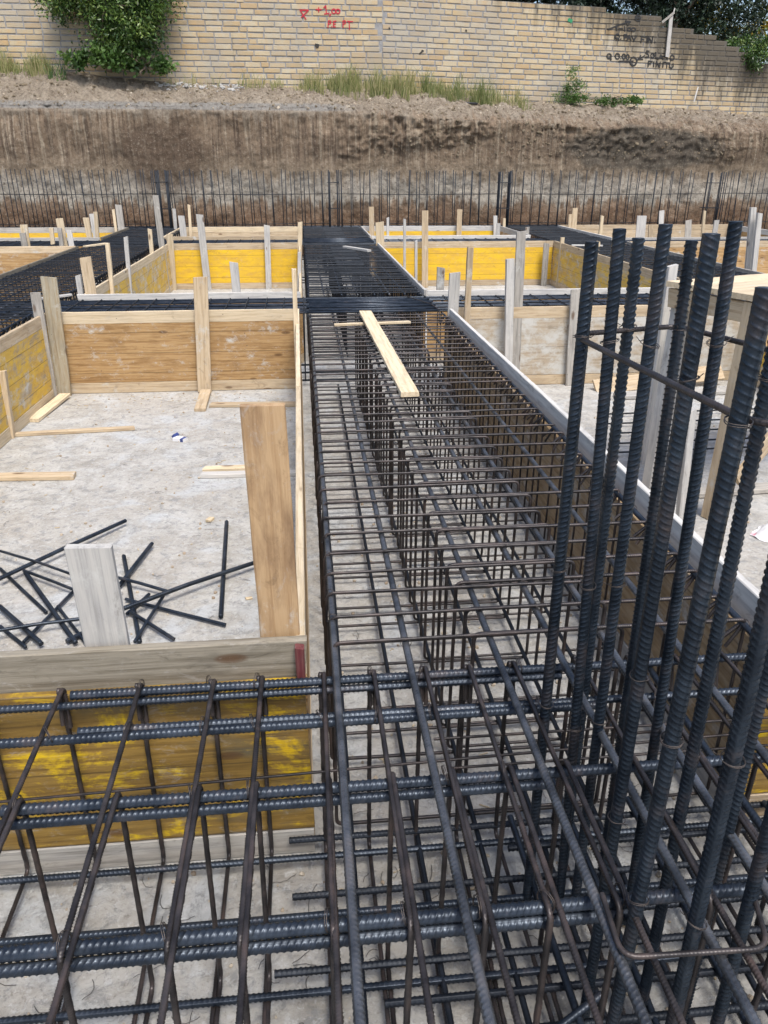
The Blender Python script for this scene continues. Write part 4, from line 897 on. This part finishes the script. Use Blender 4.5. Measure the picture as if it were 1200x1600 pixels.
for i, (p, q, lb) in enumerate([((2.3, 5.58), (2.95, 5.56), 'topmost'), ((2.2, 5.34), (2.85, 5.33), 'second'), ((2.2, 5.12), (2.75, 5.13), 'third'), ((2.1, 4.9), (2.6, 4.92), 'fourth'), ((2.0, 4.72), (2.55, 4.7), 'nearest')]):
    o = bar('rod', [(*p, .03), (p[0] + 1.4, p[1] + .02, .035)], .013, 'dark', None, ribs=False, seg=8)
    tag(o, f'{lb} of the parallel dark rods lying on the floor behind the column bars', 'rod', 'rods on the floor of the near right box')
# workbench
t = thing('workbench', 'rough wooden workbench with brown post legs behind the column bars at the right edge', 'workbench', (2.25, 3.66, 0), None, math.radians(20.1))
for k in range(3): plank('table_board', (-.04, .10 + k * .205, 1.205), (1.5, .10 + k * .205, 1.205), .2, .03, (0, 1, 0), 'pale', t)
plank('apron', (-.012, .03, 1.13), (-.012, .60, 1.13), .10, .027, (0, 0, 1), 'tan', t)
plank('apron', (.03, .008, 1.13), (1.45, .008, 1.13), .10, .027, (0, 0, 1), 'tan', t)
for (x, y, m_) in ((-.03, .06, 'tan'), (-.0, .56, 'greywhite'), (1.4, .06, 'tan'), (1.4, .56, 'tan')):
    plank('leg', (x + .03, y, .0), (x + .05, y, 1.185), .095, .07, (1, 0, 0), m_, t)
plank('brace', (.04, -.02, .25), (.75, -.02, .95), .09, .025, (0, 0, 1), 'tan', t)
plank('brace', (.05, .03, 1.12), (.30, .03, .75), .09, .025, (1, 0, 0), 'orange', t)
P = [(0, 0, 0), (.22, .03, .0)]
t2 = thing('hand_tool', 'black bar-shaped tool with a red tip lying on the workbench', 'tool', (2.42, 3.80, 1.238), None, .25)
bar('shaft', [(.03, 0, 0), (.34, 0, 0)], .022, 'dark', t2, ribs=False, seg=10)
m, n, l, b = nt('red_plastic'); b.inputs['Base Color'].default_value = (.55, .06, .02, 1); b.inputs['Roughness'].default_value = .5; M['red'] = m
bar('tip', [(0, 0, 0), (.04, 0, 0)], .026, 'red', t2, ribs=False, seg=10)

# ================================================================ LOOSE BARS ON THE FLOOR
OFF = [
 (-1.457, 3.279, -1.011, 3.905, .020, .045, 'long bar slanting from the left photo edge up behind the broad grey stake'),
 (-1.538, 3.542, -1.094, 3.268, .013, .060, 'thin upper bar running from the left edge down to the grey stake'),
 (-1.375, 3.363, -1.03, 3.12, .014, .040, 'thin lower bar running parallel below the upper one to the grey stake'),
 (-1.369, 3.363, -.98, 2.743, .019, .030, 'thick bar crossing steeply down to the foot of the grey stake from its left'),
 (-1.512, 3.44, -1.173, 3.009, .014, .015, 'thin bar beneath the long slanting one, heading down right from the left edge'),
 (-1.378, 3.044, -1.114, 2.742, .021, .035, 'thickest short bar slanting down to the near board at the left edge'),
 (-1.40, 2.79, -.93, 2.91, .014, .055, 'bar lying almost level just above the near board, left of the grey stake'),
 (-1.193, 2.773, -1.05, 3.40, .014, .020, 'bar leaning up right towards the grey stake across the steep thick one'),
 (-1.133, 3.043, -.935, 2.734, .013, .022, 'short bar under the crossing left of the foot of the grey stake'),
 (-1.02, 2.76, -.90, 2.90, .021, .020, 'stub of thick bar poking out left of the foot of the grey stake'),
 (-1.331, 2.906, -1.175, 2.739, .014, .018, 'short thin stub in the lower left corner by the near board'),
 (-.945, 3.514, -.724, 2.732, .019, .018, 'bar standing steeply in the photo along the right side of the grey stake'),
 (-.822, 3.616, -.90, 3.20, .019, .030, 'short thick bar pointing up right from the grey stake'),
 (-.95, 3.26, -.665, 3.109, .014, .045, 'short bar pointing right from the middle of the grey stake'),
 (-.85, 3.085, -.386, 2.83, .015, .018, 'bar slanting down right, ending between the two broad stakes'),
 (-.86, 2.90, -.282, 3.336, .019, .062, 'longest bar reaching from the grey stake up to the tall brown stake'),
 (-.468, 3.87, -.411, 2.894, .020, .020, 'single bar lying lengthwise away from the heap, near the tall brown stake'),
 (-.753, 3.123, -.82, 2.96, .015, .016, 'tiny stub right of the grey stake, half under the longest bar'),
 (-.679, 3.071, -.74, 2.72, .014, .034, 'short bar rising steeply just right of the grey stake foot'),
 (-.80, 2.95, -.585, 2.728, .016, .030, 'bar pointing down right to the near board beside the grey stake')]
for x0, y0, x1, y1, d, z, lb in OFF:
    o = bar('rebar_offcut', [(x0, y0, z), ((x0 + x1) / 2, (y0 + y1) / 2, z - .002), (x1, y1, z * .6 + .006)], d, 'steel', None, seg=12, twist=random.random() * 3, rh=d * .11)
    tag(o, lb, 'rebar offcut', 'loose bar offcuts on the floor of the near left box')
# tie-wire clippings
parts = []
for _ in range(330):
    x, y = random.choice([(random.uniform(-1.9, -.1), random.uniform(2.6, 6.4)), (random.uniform(-1.2, 1.8), random.uniform(.9, 1.9)), (random.uniform(.0, 1.15), random.uniform(1.6, 4)), (random.uniform(-1.2, 1.8), random.uniform(.9, 1.6))])
    a = random.random() * 6.3; pts = [Vector((x, y, .004))]; cur = random.uniform(-.9, .9)
    for k in range(random.randint(3, 7)):
        a += cur * random.uniform(.3, 1.); pts.append(pts[-1] + Vector((math.cos(a), math.sin(a), 0)) * random.uniform(.006, .016)); pts[-1].z = random.uniform(.003, .01)
    parts.append(rebar_vf(pts, .0016, ribs=False, seg=4))
V, F = multibar(parts); o = link('wire_clippings', mesh('wire_clippings', V, F), M['wire']); tag(o, 'tiny curled clippings of tie wire scattered over the concrete floor', 'wire clippings', kind='stuff')
# grit and crumbs on the slab
V = []; F = []; nn = 0
for _ in range(900):
    x, y = random.choice([(random.uniform(-2.1, -.1), random.uniform(1.8, 6.6)), (random.uniform(-1.2, 1.8), random.uniform(.9, 1.6)), (random.uniform(.0, 1.15), random.uniform(1.6, 5)), (random.uniform(1.4, 3.8), random.uniform(2.5, 6.5))])
    s = random.choice((.003, .004, .006, .009)); P = ico * s * (1 + rng.uniform(-.3, .3, (12, 1))) + np.array([x, y, s * .4]); V.append(P); F += [tuple(k + nn for k in f) for f in icf]; nn += 12
o = link('grit', mesh('grit', np.concatenate(V), F), M['stone']); tag(o, 'small crumbs and grit on the concrete floor', 'grit', kind='stuff')
# small litter
V = []; F = []; nn = 0
for _ in range(260):
    x, y = random.choice([(random.uniform(-2.05, -.1), random.uniform(1.8, 6.6)), (random.uniform(-2.05, -.1), random.uniform(6.2, 6.6)), (random.uniform(0, 1.1), random.uniform(1., 3)), (random.uniform(1.4, 3.8), random.uniform(2.5, 6.5))])
    q = Matrix.Rotation(random.random() * 6.3, 3, 'Z'); v_, f_ = boxvf((x, y, .003), (random.uniform(.006, .035), random.uniform(.002, .007), .003), q); V.append(v_); F += [tuple(k + nn for k in f) for f in f_]; nn += 8
o = link('splinters', mesh('splinters', np.concatenate(V), F), M['pale']); tag(o, 'tiny wood splinters and sawdust scattered on the concrete floor', 'splinters', kind='stuff')
m, n, l, b = nt('white_card'); b.inputs['Base Color'].default_value = (.72, .73, .76, 1); M['card'] = m
m, n, l, b = nt('blue_print'); b.inputs['Base Color'].default_value = (.03, .05, .18, 1); M['blue'] = m
t = thing('cigarette_packet', 'small open white and dark blue packet lying on the near left concrete floor', 'packet', (-.92, 5.33, 0), None, -.45)
V, F = boxvf((0, 0, .0115), (.088, .055, .022)); link('carton', mesh('carton', V, F), M['card'], t)
V, F = boxvf((-.055, .028, .022), (.022, .055, .024), Matrix.Rotation(.7, 3, 'Y')); link('lid', mesh('lid', V, F), M['blue'], t)
V, F = boxvf((.030, 0, .0117), (.024, .0556, .0226)); link('printed_band', mesh('printed_band', V, F), M['blue'], t)
V, F = boxvf((0, 0, 0), (.05, .028, .012)); V = V + rng.uniform(-.004, .004, V.shape)
o = link('wood_chip', mesh('wood_chip', V, F), M['pale'], None, (-.565, 3.93, .008), (0, .1, 1.2)); tag(o, 'small pale wood chip alone on the concrete in front of the floor boards', 'wood chip')
V, F = boxvf((0, 0, 0), (.03, .012, .01)); V = V + rng.uniform(-.003, .003, V.shape)
o = link('wood_chip', mesh('wood_chip', V, F), M['pale'], None, (-.30, 3.06, .006), (0, 0, .3)); tag(o, 'tiny pale splinter next to the foot of the tall brown stake', 'wood chip')
m, n, l, b = nt('thin_plastic'); a = noi(n, l, coords(n, l, (1, 1, 1), False), 7, 3, .6)
l.new(ramp(n, l, a, [(.6, (.74, .74, .76)), (.66, (.62, .2, .26))]).outputs[0], b.inputs['Base Color']); b.inputs['Roughness'].default_value = .35; b.inputs['Transmission Weight'].default_value = .15
V = []; F = []; R_ = 14; S_ = 22
for i in range(R_ + 1):
    for j in range(S_):
        a = j / S_ * 2 * PI; r = i / R_; k = noise.noise((math.cos(a) * 1.4, math.sin(a) * 1.4, 3)) * .35 + 1
        V.append((math.cos(a) * r * .15 * k, math.sin(a) * r * .11 * k, max(.003, (1 - r ** 2) * .05 + noise.noise((math.cos(a) * r * 5, math.sin(a) * r * 5, 1)) * .035)))
for i in range(R_):
    for j in range(S_): F.append((i*S_+j, (i+1)*S_+j, (i+1)*S_+(j+1) % S_, i*S_+(j+1) % S_))
o = link('plastic_bag', mesh('plastic_bag', V, F, True), m, None, (2.47, 3.47, .0), (0, 0, .4)); tag(o, 'crumpled white plastic bag with a red print on the floor at the right edge', 'plastic bag')

# ================================================================ VEGETATION
def leafmat(name, stops, trans=.25, rough=.5):
    m, n, l, b = nt(name)
    at = N(n, 'ShaderNodeAttribute'); at.attribute_name = 'tint'; sc = n.new('ShaderNodeSeparateColor'); l.new(at.outputs['Color'], sc.inputs[0])
    col = ramp(n, l, sc.outputs[0], stops).outputs[0]
    l.new(col, b.inputs['Base Color']); b.inputs['Roughness'].default_value = rough
    tr = n.new('ShaderNodeBsdfTranslucent'); l.new(col, tr.inputs[0]); mx = n.new('ShaderNodeMixShader'); mx.inputs[0].default_value = trans
    l.new(b.outputs[0], mx.inputs[1]); l.new(tr.outputs[0], mx.inputs[2]); l.new(mx.outputs[0], n['Material Output'].inputs[0])
    return m
def leaves(name, cen, nrm, size, mat, parent=None, aspect=.42, tint=None, droop=.3, loc0=(0, 0, 0)):
    """one folded four-sided leaf at each centre"""
    n_ = len(cen); cen = np.asarray(cen)
    d = rng.normal(size=(n_, 3)); d[:, 2] -= droop; d += np.asarray(nrm) * .8; d /= np.linalg.norm(d, axis=1)[:, None]
    q = rng.normal(size=(n_, 3)); s = np.cross(d, q); s /= np.linalg.norm(s, axis=1)[:, None]; u = np.cross(s, d)
    L = size * rng.uniform(.6, 1.25, n_)[:, None]
    V = np.stack([cen - d * L * .5, cen + s * L * aspect * .5 + u * L * .08, cen + d * L * .5, cen - s * L * aspect * .5 + u * L * .08], 1).reshape(-1, 3) - np.array(loc0)
    b_ = np.arange(n_)[:, None] * 4
    F = np.concatenate([b_ + np.array([[0, 1, 2]]), b_ + np.array([[0, 2, 3]])], 0)
    me = mesh(name, V, F); ca = me.color_attributes.new('tint', 'FLOAT_COLOR', 'POINT')
    t_ = np.clip(np.repeat((tint if tint is not None else rng.random(n_)) + rng.normal(0, .12, n_), 4), 0, 1)
    arr = np.ones((n_ * 4, 4), dtype=np.float32); arr[:, 0] = t_; ca.data.foreach_set('color', arr.ravel())
    o = link(name, me, mat, parent); return o
def crown_points(ells, n_, clump=.3, nclump=60, shell=.35):
    """clumped points in a set of ellipsoids (centre, radii, weight)"""
    w_ = np.array([e[2] for e in ells], float); w_ /= w_.sum(); P = []; Nn = []; T = []
    for e, ww in zip(ells, w_):
        c, r = np.array(e[0]), np.array(e[1]); k = max(6, int(nclump * ww))
        dd = rng.normal(size=(k, 3)); dd /= np.linalg.norm(dd, axis=1)[:, None]; rad = rng.uniform(shell, 1., (k, 1)) ** .6
        cc = c + dd * rad * r; tt = rng.random(k); sz = rng.uniform(.6, 1.3, k)
        m_ = int(n_ * ww); idx = rng.integers(0, k, m_)
        off = rng.normal(size=(m_, 3)) * clump * sz[idx][:, None] * .5
        off[:, 2] *= .8
        P.append(cc[idx] + off); Nn.append(dd[idx] * .6 + off / clump * .5); T.append(tt[idx])
    return np.concatenate(P), np.concatenate(Nn), np.concatenate(T)
m, n, l, b = nt('bark'); a = noi(n, l, coords(n, l, (1, 1, .3), False), 12, 6, .7); l.new(ramp(n, l, a, [(.35, (.07, .05, .035)), (.65, (.17, .135, .10))]).outputs[0], b.inputs['Base Color']); b.inputs['Roughness'].default_value = .9; bump(n, l, a, b, .02); M['bark'] = m
def limb(path, r0, r1, seg=7):
    V, F = rebar_vf(path, 1.0, ribs=False, seg=seg); k = len(path); X = np.array(path)
    for i in range(k): V[i*seg:(i+1)*seg] = X[i] + (V[i*seg:(i+1)*seg] - X[i]) * (r0 + (r1 - r0) * i / (k - 1)) * 2
    return V, F
def tree_wood(name, base, h, spread, parent, nb=7, r=.12):
    parts = []; b0 = Vector(base); pts = [b0 + Vector((random.uniform(-.1, .1) * i * .4, random.uniform(-.1, .1) * i * .4, h * i / 6)) for i in range(7)]
    parts.append(limb([tuple(p) for p in pts], r, r * .3))
    for i in range(nb):
        s = pts[random.randint(2, 5)]; a = random.random() * 6.3; e = s + Vector((math.cos(a) * spread * random.uniform(.5, 1), math.sin(a) * spread * random.uniform(.5, 1), h * random.uniform(.05, .35)))
        mid_ = (s + e) / 2 + Vector((0, 0, h * .06)); parts.append(limb([tuple(s), tuple(mid_), tuple(e)], r * .4, r * .08, 5))
    V, F = multibar(parts); link('trunk', mesh('trunk', V, F, True), M['bark'], parent)
def tree(name, label, cat, base, h, ells, n_, size, mat, clump, nclump, group=None, aspect=.42, droop=.3, r=.12, wood=True, shell=.35):
    t = thing(name, label, cat, base, group)
    P, Nn, T = crown_points(ells, n_, clump, nclump, shell)
    leaves('crown', P, Nn, size, mat, t, aspect, T, droop, base)
    if wood: tree_wood('trunk', (0, 0, 0), h, max(e[1][0] for e in ells) * .8, t, r=r)
    return t
M['bushleaf'] = leafmat('glossy_green_leaves', [(0, (.022, .05, .014)), (.4, (.045, .095, .022)), (.75, (.095, .17, .035)), (1, (.19, .26, .06))], .2, .35)
M['darkleaf'] = leafmat('dark_conifer_foliage', [(0, (.008, .018, .012)), (.5, (.016, .036, .02)), (1, (.035, .065, .03))], .1, .6)
M['sunlitleaf'] = leafmat('sunlit_yellow_leaves', [(0, (.03, .05, .01)), (.35, (.12, .13, .02)), (.7, (.5, .36, .03)), (1, (.75, .60, .10))], .5, .5)  # evening sunlight on the far tree is painted in as yellow leaf colour
M['freshleaf'] = leafmat('fresh_weed_leaves', [(0, (.035, .08, .018)), (.5, (.075, .155, .032)), (1, (.14, .24, .055))], .3, .5)
M['drygrass'] = leafmat('dry_grass_blades', [(0, (.16, .19, .06)), (.5, (.28, .29, .11)), (1, (.45, .39, .22))], .35, .7)
M['greengrass'] = leafmat('green_grass_blades', [(0, (.08, .12, .03)), (.5, (.16, .20, .06)), (1, (.32, .31, .14))], .35, .6)
tree('bush', 'big leafy green bush growing against the brick wall at the upper left', 'bush', (-3.75, 18.35, 3.5), 1.9,
     [((-3.41, 18.35, 5.25), (1.0, .4, .9), 3), ((-4.01, 18.4, 4.95), (.75, .35, .5), 1.5), ((-3.21, 18.3, 4.37), (.62, .32, .6), 2.2), ((-2.76, 18.4, 4.85), (.42, .3, .55), 1.2), ((-4.61, 18.45, 4.65), (.25, .2, .38), .5), ((-2.86, 18.4, 4.52), (.28, .22, .2), .4), ((-3.71, 18.35, 4.10), (.35, .25, .35), .7)],
     20000, .085, M['bushleaf'], .28, 230, droop=.2, r=.06)
tree('shrub', 'low bright green sapling sprawling at the foot of the big bush', 'shrub', (-3.1, 18.15, 3.42), .4,
     [((-3.6, 18.25, 3.80), (.62, .15, .22), 2.5), ((-2.9, 18.3, 3.60), (.4, .12, .10), 1), ((-4.4, 18.3, 3.72), (.25, .1, .12), .6)], 2200, .10, M['freshleaf'], .16, 26, aspect=.6, r=.02)
tree('dark_tree', 'dark evergreen tree rising behind the middle of the wall, left of the grey pole', 'tree', (5.4, 20.9, 3.2), 4,
     [((3.6, 20.7, 6.1), (1.5, .7, .85), 2), ((5.0, 20.7, 5.75), (1.6, .7, .9), 3.2), ((6.6, 20.8, 5.7), (1.4, .7, 1.), 3.4), ((4.8, 21.0, 7.0), (2.6, 1., 1.3), 4)], 42000, .115, M['darkleaf'], .34, 260, 'trees behind the brick wall', droop=.4, shell=.15)
tree('dark_tree', 'dark evergreen tree with yellow-lit gaps rising behind the low right end of the wall', 'tree', (9.4, 21.6, 3.0), 4,
     [((7.9, 21.3, 5.5), (1.3, .7, 1.), 3), ((9.3, 21.6, 5.75), (1.3, .7, 1.1), 3), ((10.9, 21.8, 5.6), (1.3, .8, 1.3), 3), ((8.6, 21.6, 6.7), (2.4, 1., 1.1), 3.5), ((11.5, 22., 6.7), (1.5, .8, 1.), 2)], 25000, .115, M['darkleaf'], .32, 240, 'trees behind the brick wall', droop=.4, shell=.15)
tree('yellow_tree', 'sunlit yellow-green tree glimpsed through the dark evergreens at the upper right corner', 'tree', (10.8, 24.6, 3.0), 4,
     [((9.9, 22.6, 5.6), (1.4, .4, 1.2), 2), ((11.6, 22.8, 5.7), (1.3, .5, 1.5), 2)], 9000, .12, M['sunlitleaf'], .36, 80, 'trees behind the brick wall')
tree('hanging_shrub', 'green shrub spilling over the low right end of the wall', 'shrub', (10.9, 20.9, 3.3), 1.,
     [((10.9, 20.75, 4.35), (.6, .35, .3), 2), ((11.6, 20.8, 4.3), (.6, .35, .5), 1.6), ((11.1, 20.35, 4.15), (.35, .12, .2), .6)], 5200, .08, M['bushleaf'], .2, 70, r=.04, wood=False)
tree('weed', 'bushy green weed with upright stems at the foot of the wall below the black writing', 'weed', (6.3, 19.35, 3.1), .4,
     [((6.3, 19.35, 3.38), (.28, .12, .28), 1.5), ((6.25, 19.3, 3.6), (.12, .1, .22), .4), ((6.3, 19.3, 3.2), (.55, .14, .09), 1)], 1500, .06, M['freshleaf'], .12, 40, aspect=.35, droop=-.4, r=.012)
tree('weed', 'low patch of bright green weeds right of the bushy weed', 'weed', (7.35, 19.5, 3.08), .2,
     [((7.2, 19.5, 3.15), (.42, .14, .08), 1), ((7.8, 19.55, 3.17), (.25, .12, .08), .8)], 1100, .06, M['freshleaf'], .1, 26, aspect=.5, r=.01)
def blades(name, label, spots, mat, cat='grass', kind='stuff'):
    V = []; F = []; T = []; k = 0
    for (x0, x1, y0, y1, cnt, h, spread) in spots:
        tf = [(random.uniform(x0, x1), random.uniform(y0, y1), random.uniform(.4, 1.15)) for _ in range(max(2, int((x1 - x0) * 17)))]
        for _ in range(cnt):
            q_ = random.choice(tf); cx, cy = min(x1, max(x0, random.gauss(q_[0], .06))), min(y1, max(y0, random.gauss(q_[1], .05))); p = on_bank(cx, cy)
            if p is None: continue
            hh = h * q_[2] * random.uniform(.3, 1.15); a = random.random() * 6.3; lean = random.uniform(.05, spread * 1.5) * hh; wd = random.uniform(.003, .007)
            d = Vector((math.cos(a), math.sin(a) * .6, 0)); s = Vector((-math.sin(a), math.cos(a), 0)) * wd; s = Vector((wd, 0, 0)) if random.random() < .6 else s
            q0, q1, q2 = p, p + d * lean * .3 + Vector((0, 0, hh * .6)), p + d * lean + Vector((0, 0, hh))
            V += [q0 - s, q0 + s, q1 + s * .8, q1 - s * .8, q2]; F += [(k, k+1, k+2, k+3), (k+3, k+2, k+4)]; k += 5; T += [random.random()] * 5
    me = mesh(name, V, F); ca = me.color_attributes.new('tint', 'FLOAT_COLOR', 'POINT'); arr = np.ones((len(V), 4), dtype=np.float32); arr[:, 0] = T; ca.data.foreach_set('color', arr.ravel())
    o = link(name, me, mat); tag(o, label, cat, kind=kind); return o
W1 = 18.45, 18.75
blades('dry_grass', 'tufts of dry yellowish grass growing along the foot of the brick wall', [(-6.6, -5.0, *W1, 800, .46, .5), (-1.3, -.6, *W1, 60, .35, .5), (-2.7, -1.6, *W1, 50, .3, .6), (.2, 2.6, 18.4, 18.78, 1500, .50, .4), (2.6, 5.0, 18.6, 19.1, 700, .34, .6), (5, 6, 18.9, 19.3, 40, .2, .6), (-.6, .3, *W1, 120, .3, .5)], M['drygrass'])
blades('green_grass', 'greener tufts of grass at the foot of the wall in the middle', [(2.75, 4.35, 18.55, 18.9, 620, .52, .4), (.2, 2.4, 18.4, 18.7, 420, .38, .5), (-6.4, -5.2, *W1, 180, .3, .5), (4.3, 5.2, 18.8, 19.1, 120, .32, .4)], M['greengrass'])
blades('spiky_plant', 'dark spiky tuft of long leaves left of the big bush', [(-4.95, -4.65, 18.35, 18.5, 70, .55, .9)], M['bushleaf'], 'plant', None)

# ---------------------------------------------------------------- things along the wall
t = thing('pole', 'grey weathered wooden pole standing against the wall beside the black writing', 'pole', (8.5, 19.5, 4.1))
pb = WB[0] + 6.876 * math.cos(WA), WB[1] + 6.876 * math.sin(WA)
t.location = (pb[0] + .01, pb[1] - .06, 4.13)
plank('shaft', (0, 0, -.02), (-.03, 0, .80), .085, .04, (1, 0, 0), 'greywhite', t)
plank('splinter', (.0, .0, .80), (.03, 0, .95), .03, .02, (1, 0, 0), 'greywhite', t)
plank('crosspiece', (-.24, -.03, .66), (.02, -.03, .86), .05, .02, (0, 0, 1), 'grey', t)
plank('bracket', (0, .0, -.9), (0, .0, -.02), .03, .03, (1, 0, 0), 'greywhite', t) if False else None
loose('stick', 'short white stick standing upright at the foot of the wall on the right', 'stick', (9.5, 20.02, 3.2), (9.56, 20.04, 3.52), .035, .02, 'greywhite')
loose('board', 'thin dark board lying on edge along the foot of the wall behind the bushy weed', 'board', (6.05 + .15, 19.42, 3.24), (7.45, 19.62, 3.20), .05, .03, 'greybrown', None, (0, 0, 1))
hp = on_bank(3.4, 18.5); hq = on_bank(3.9, 18.5)
m, n, l, b = nt('black_rubber'); b.inputs['Base Color'].default_value = (.02, .02, .022, 1); b.inputs['Roughness'].default_value = .5; M['rubber'] = m
o = bar('hose', [tuple(hp + Vector((0, 0, .03))), tuple((hp + hq) / 2 + Vector((0, .02, .05))), tuple(hq + Vector((0, 0, .02)))], .045, 'rubber', None, ribs=False, seg=8); tag(o, 'short black hose lying on the spoil in front of the grass in the middle', 'hose')
V = []; F = []; nn = 0
for _ in range(120):
    x = random.uniform(-2.9, -1.1); h = on_bank(x, random.uniform(18.35, 18.7)); s = random.uniform(.015, .06)
    P = ico * np.array([s, s * .8, s * .5]) * (1 + rng.uniform(-.3, .3, (12, 1))) + np.array(h); V.append(P); F += [tuple(k + nn for k in f) for f in icf]; nn += 12
m, n, l, b = nt('broken_plaster'); b.inputs['Base Color'].default_value = (.36, .355, .34, 1); b.inputs['Roughness'].default_value = .9
o = link('plaster_rubble', mesh('plaster_rubble', np.concatenate(V), F), m); tag(o, 'strip of pale broken plaster lying right of the big bush', 'rubble', kind='stuff')
for ob in list(C.objects):
    if ob.type == 'MESH' and ob.data.users > 0: ob.data.name = ob.name.split('.')[0]
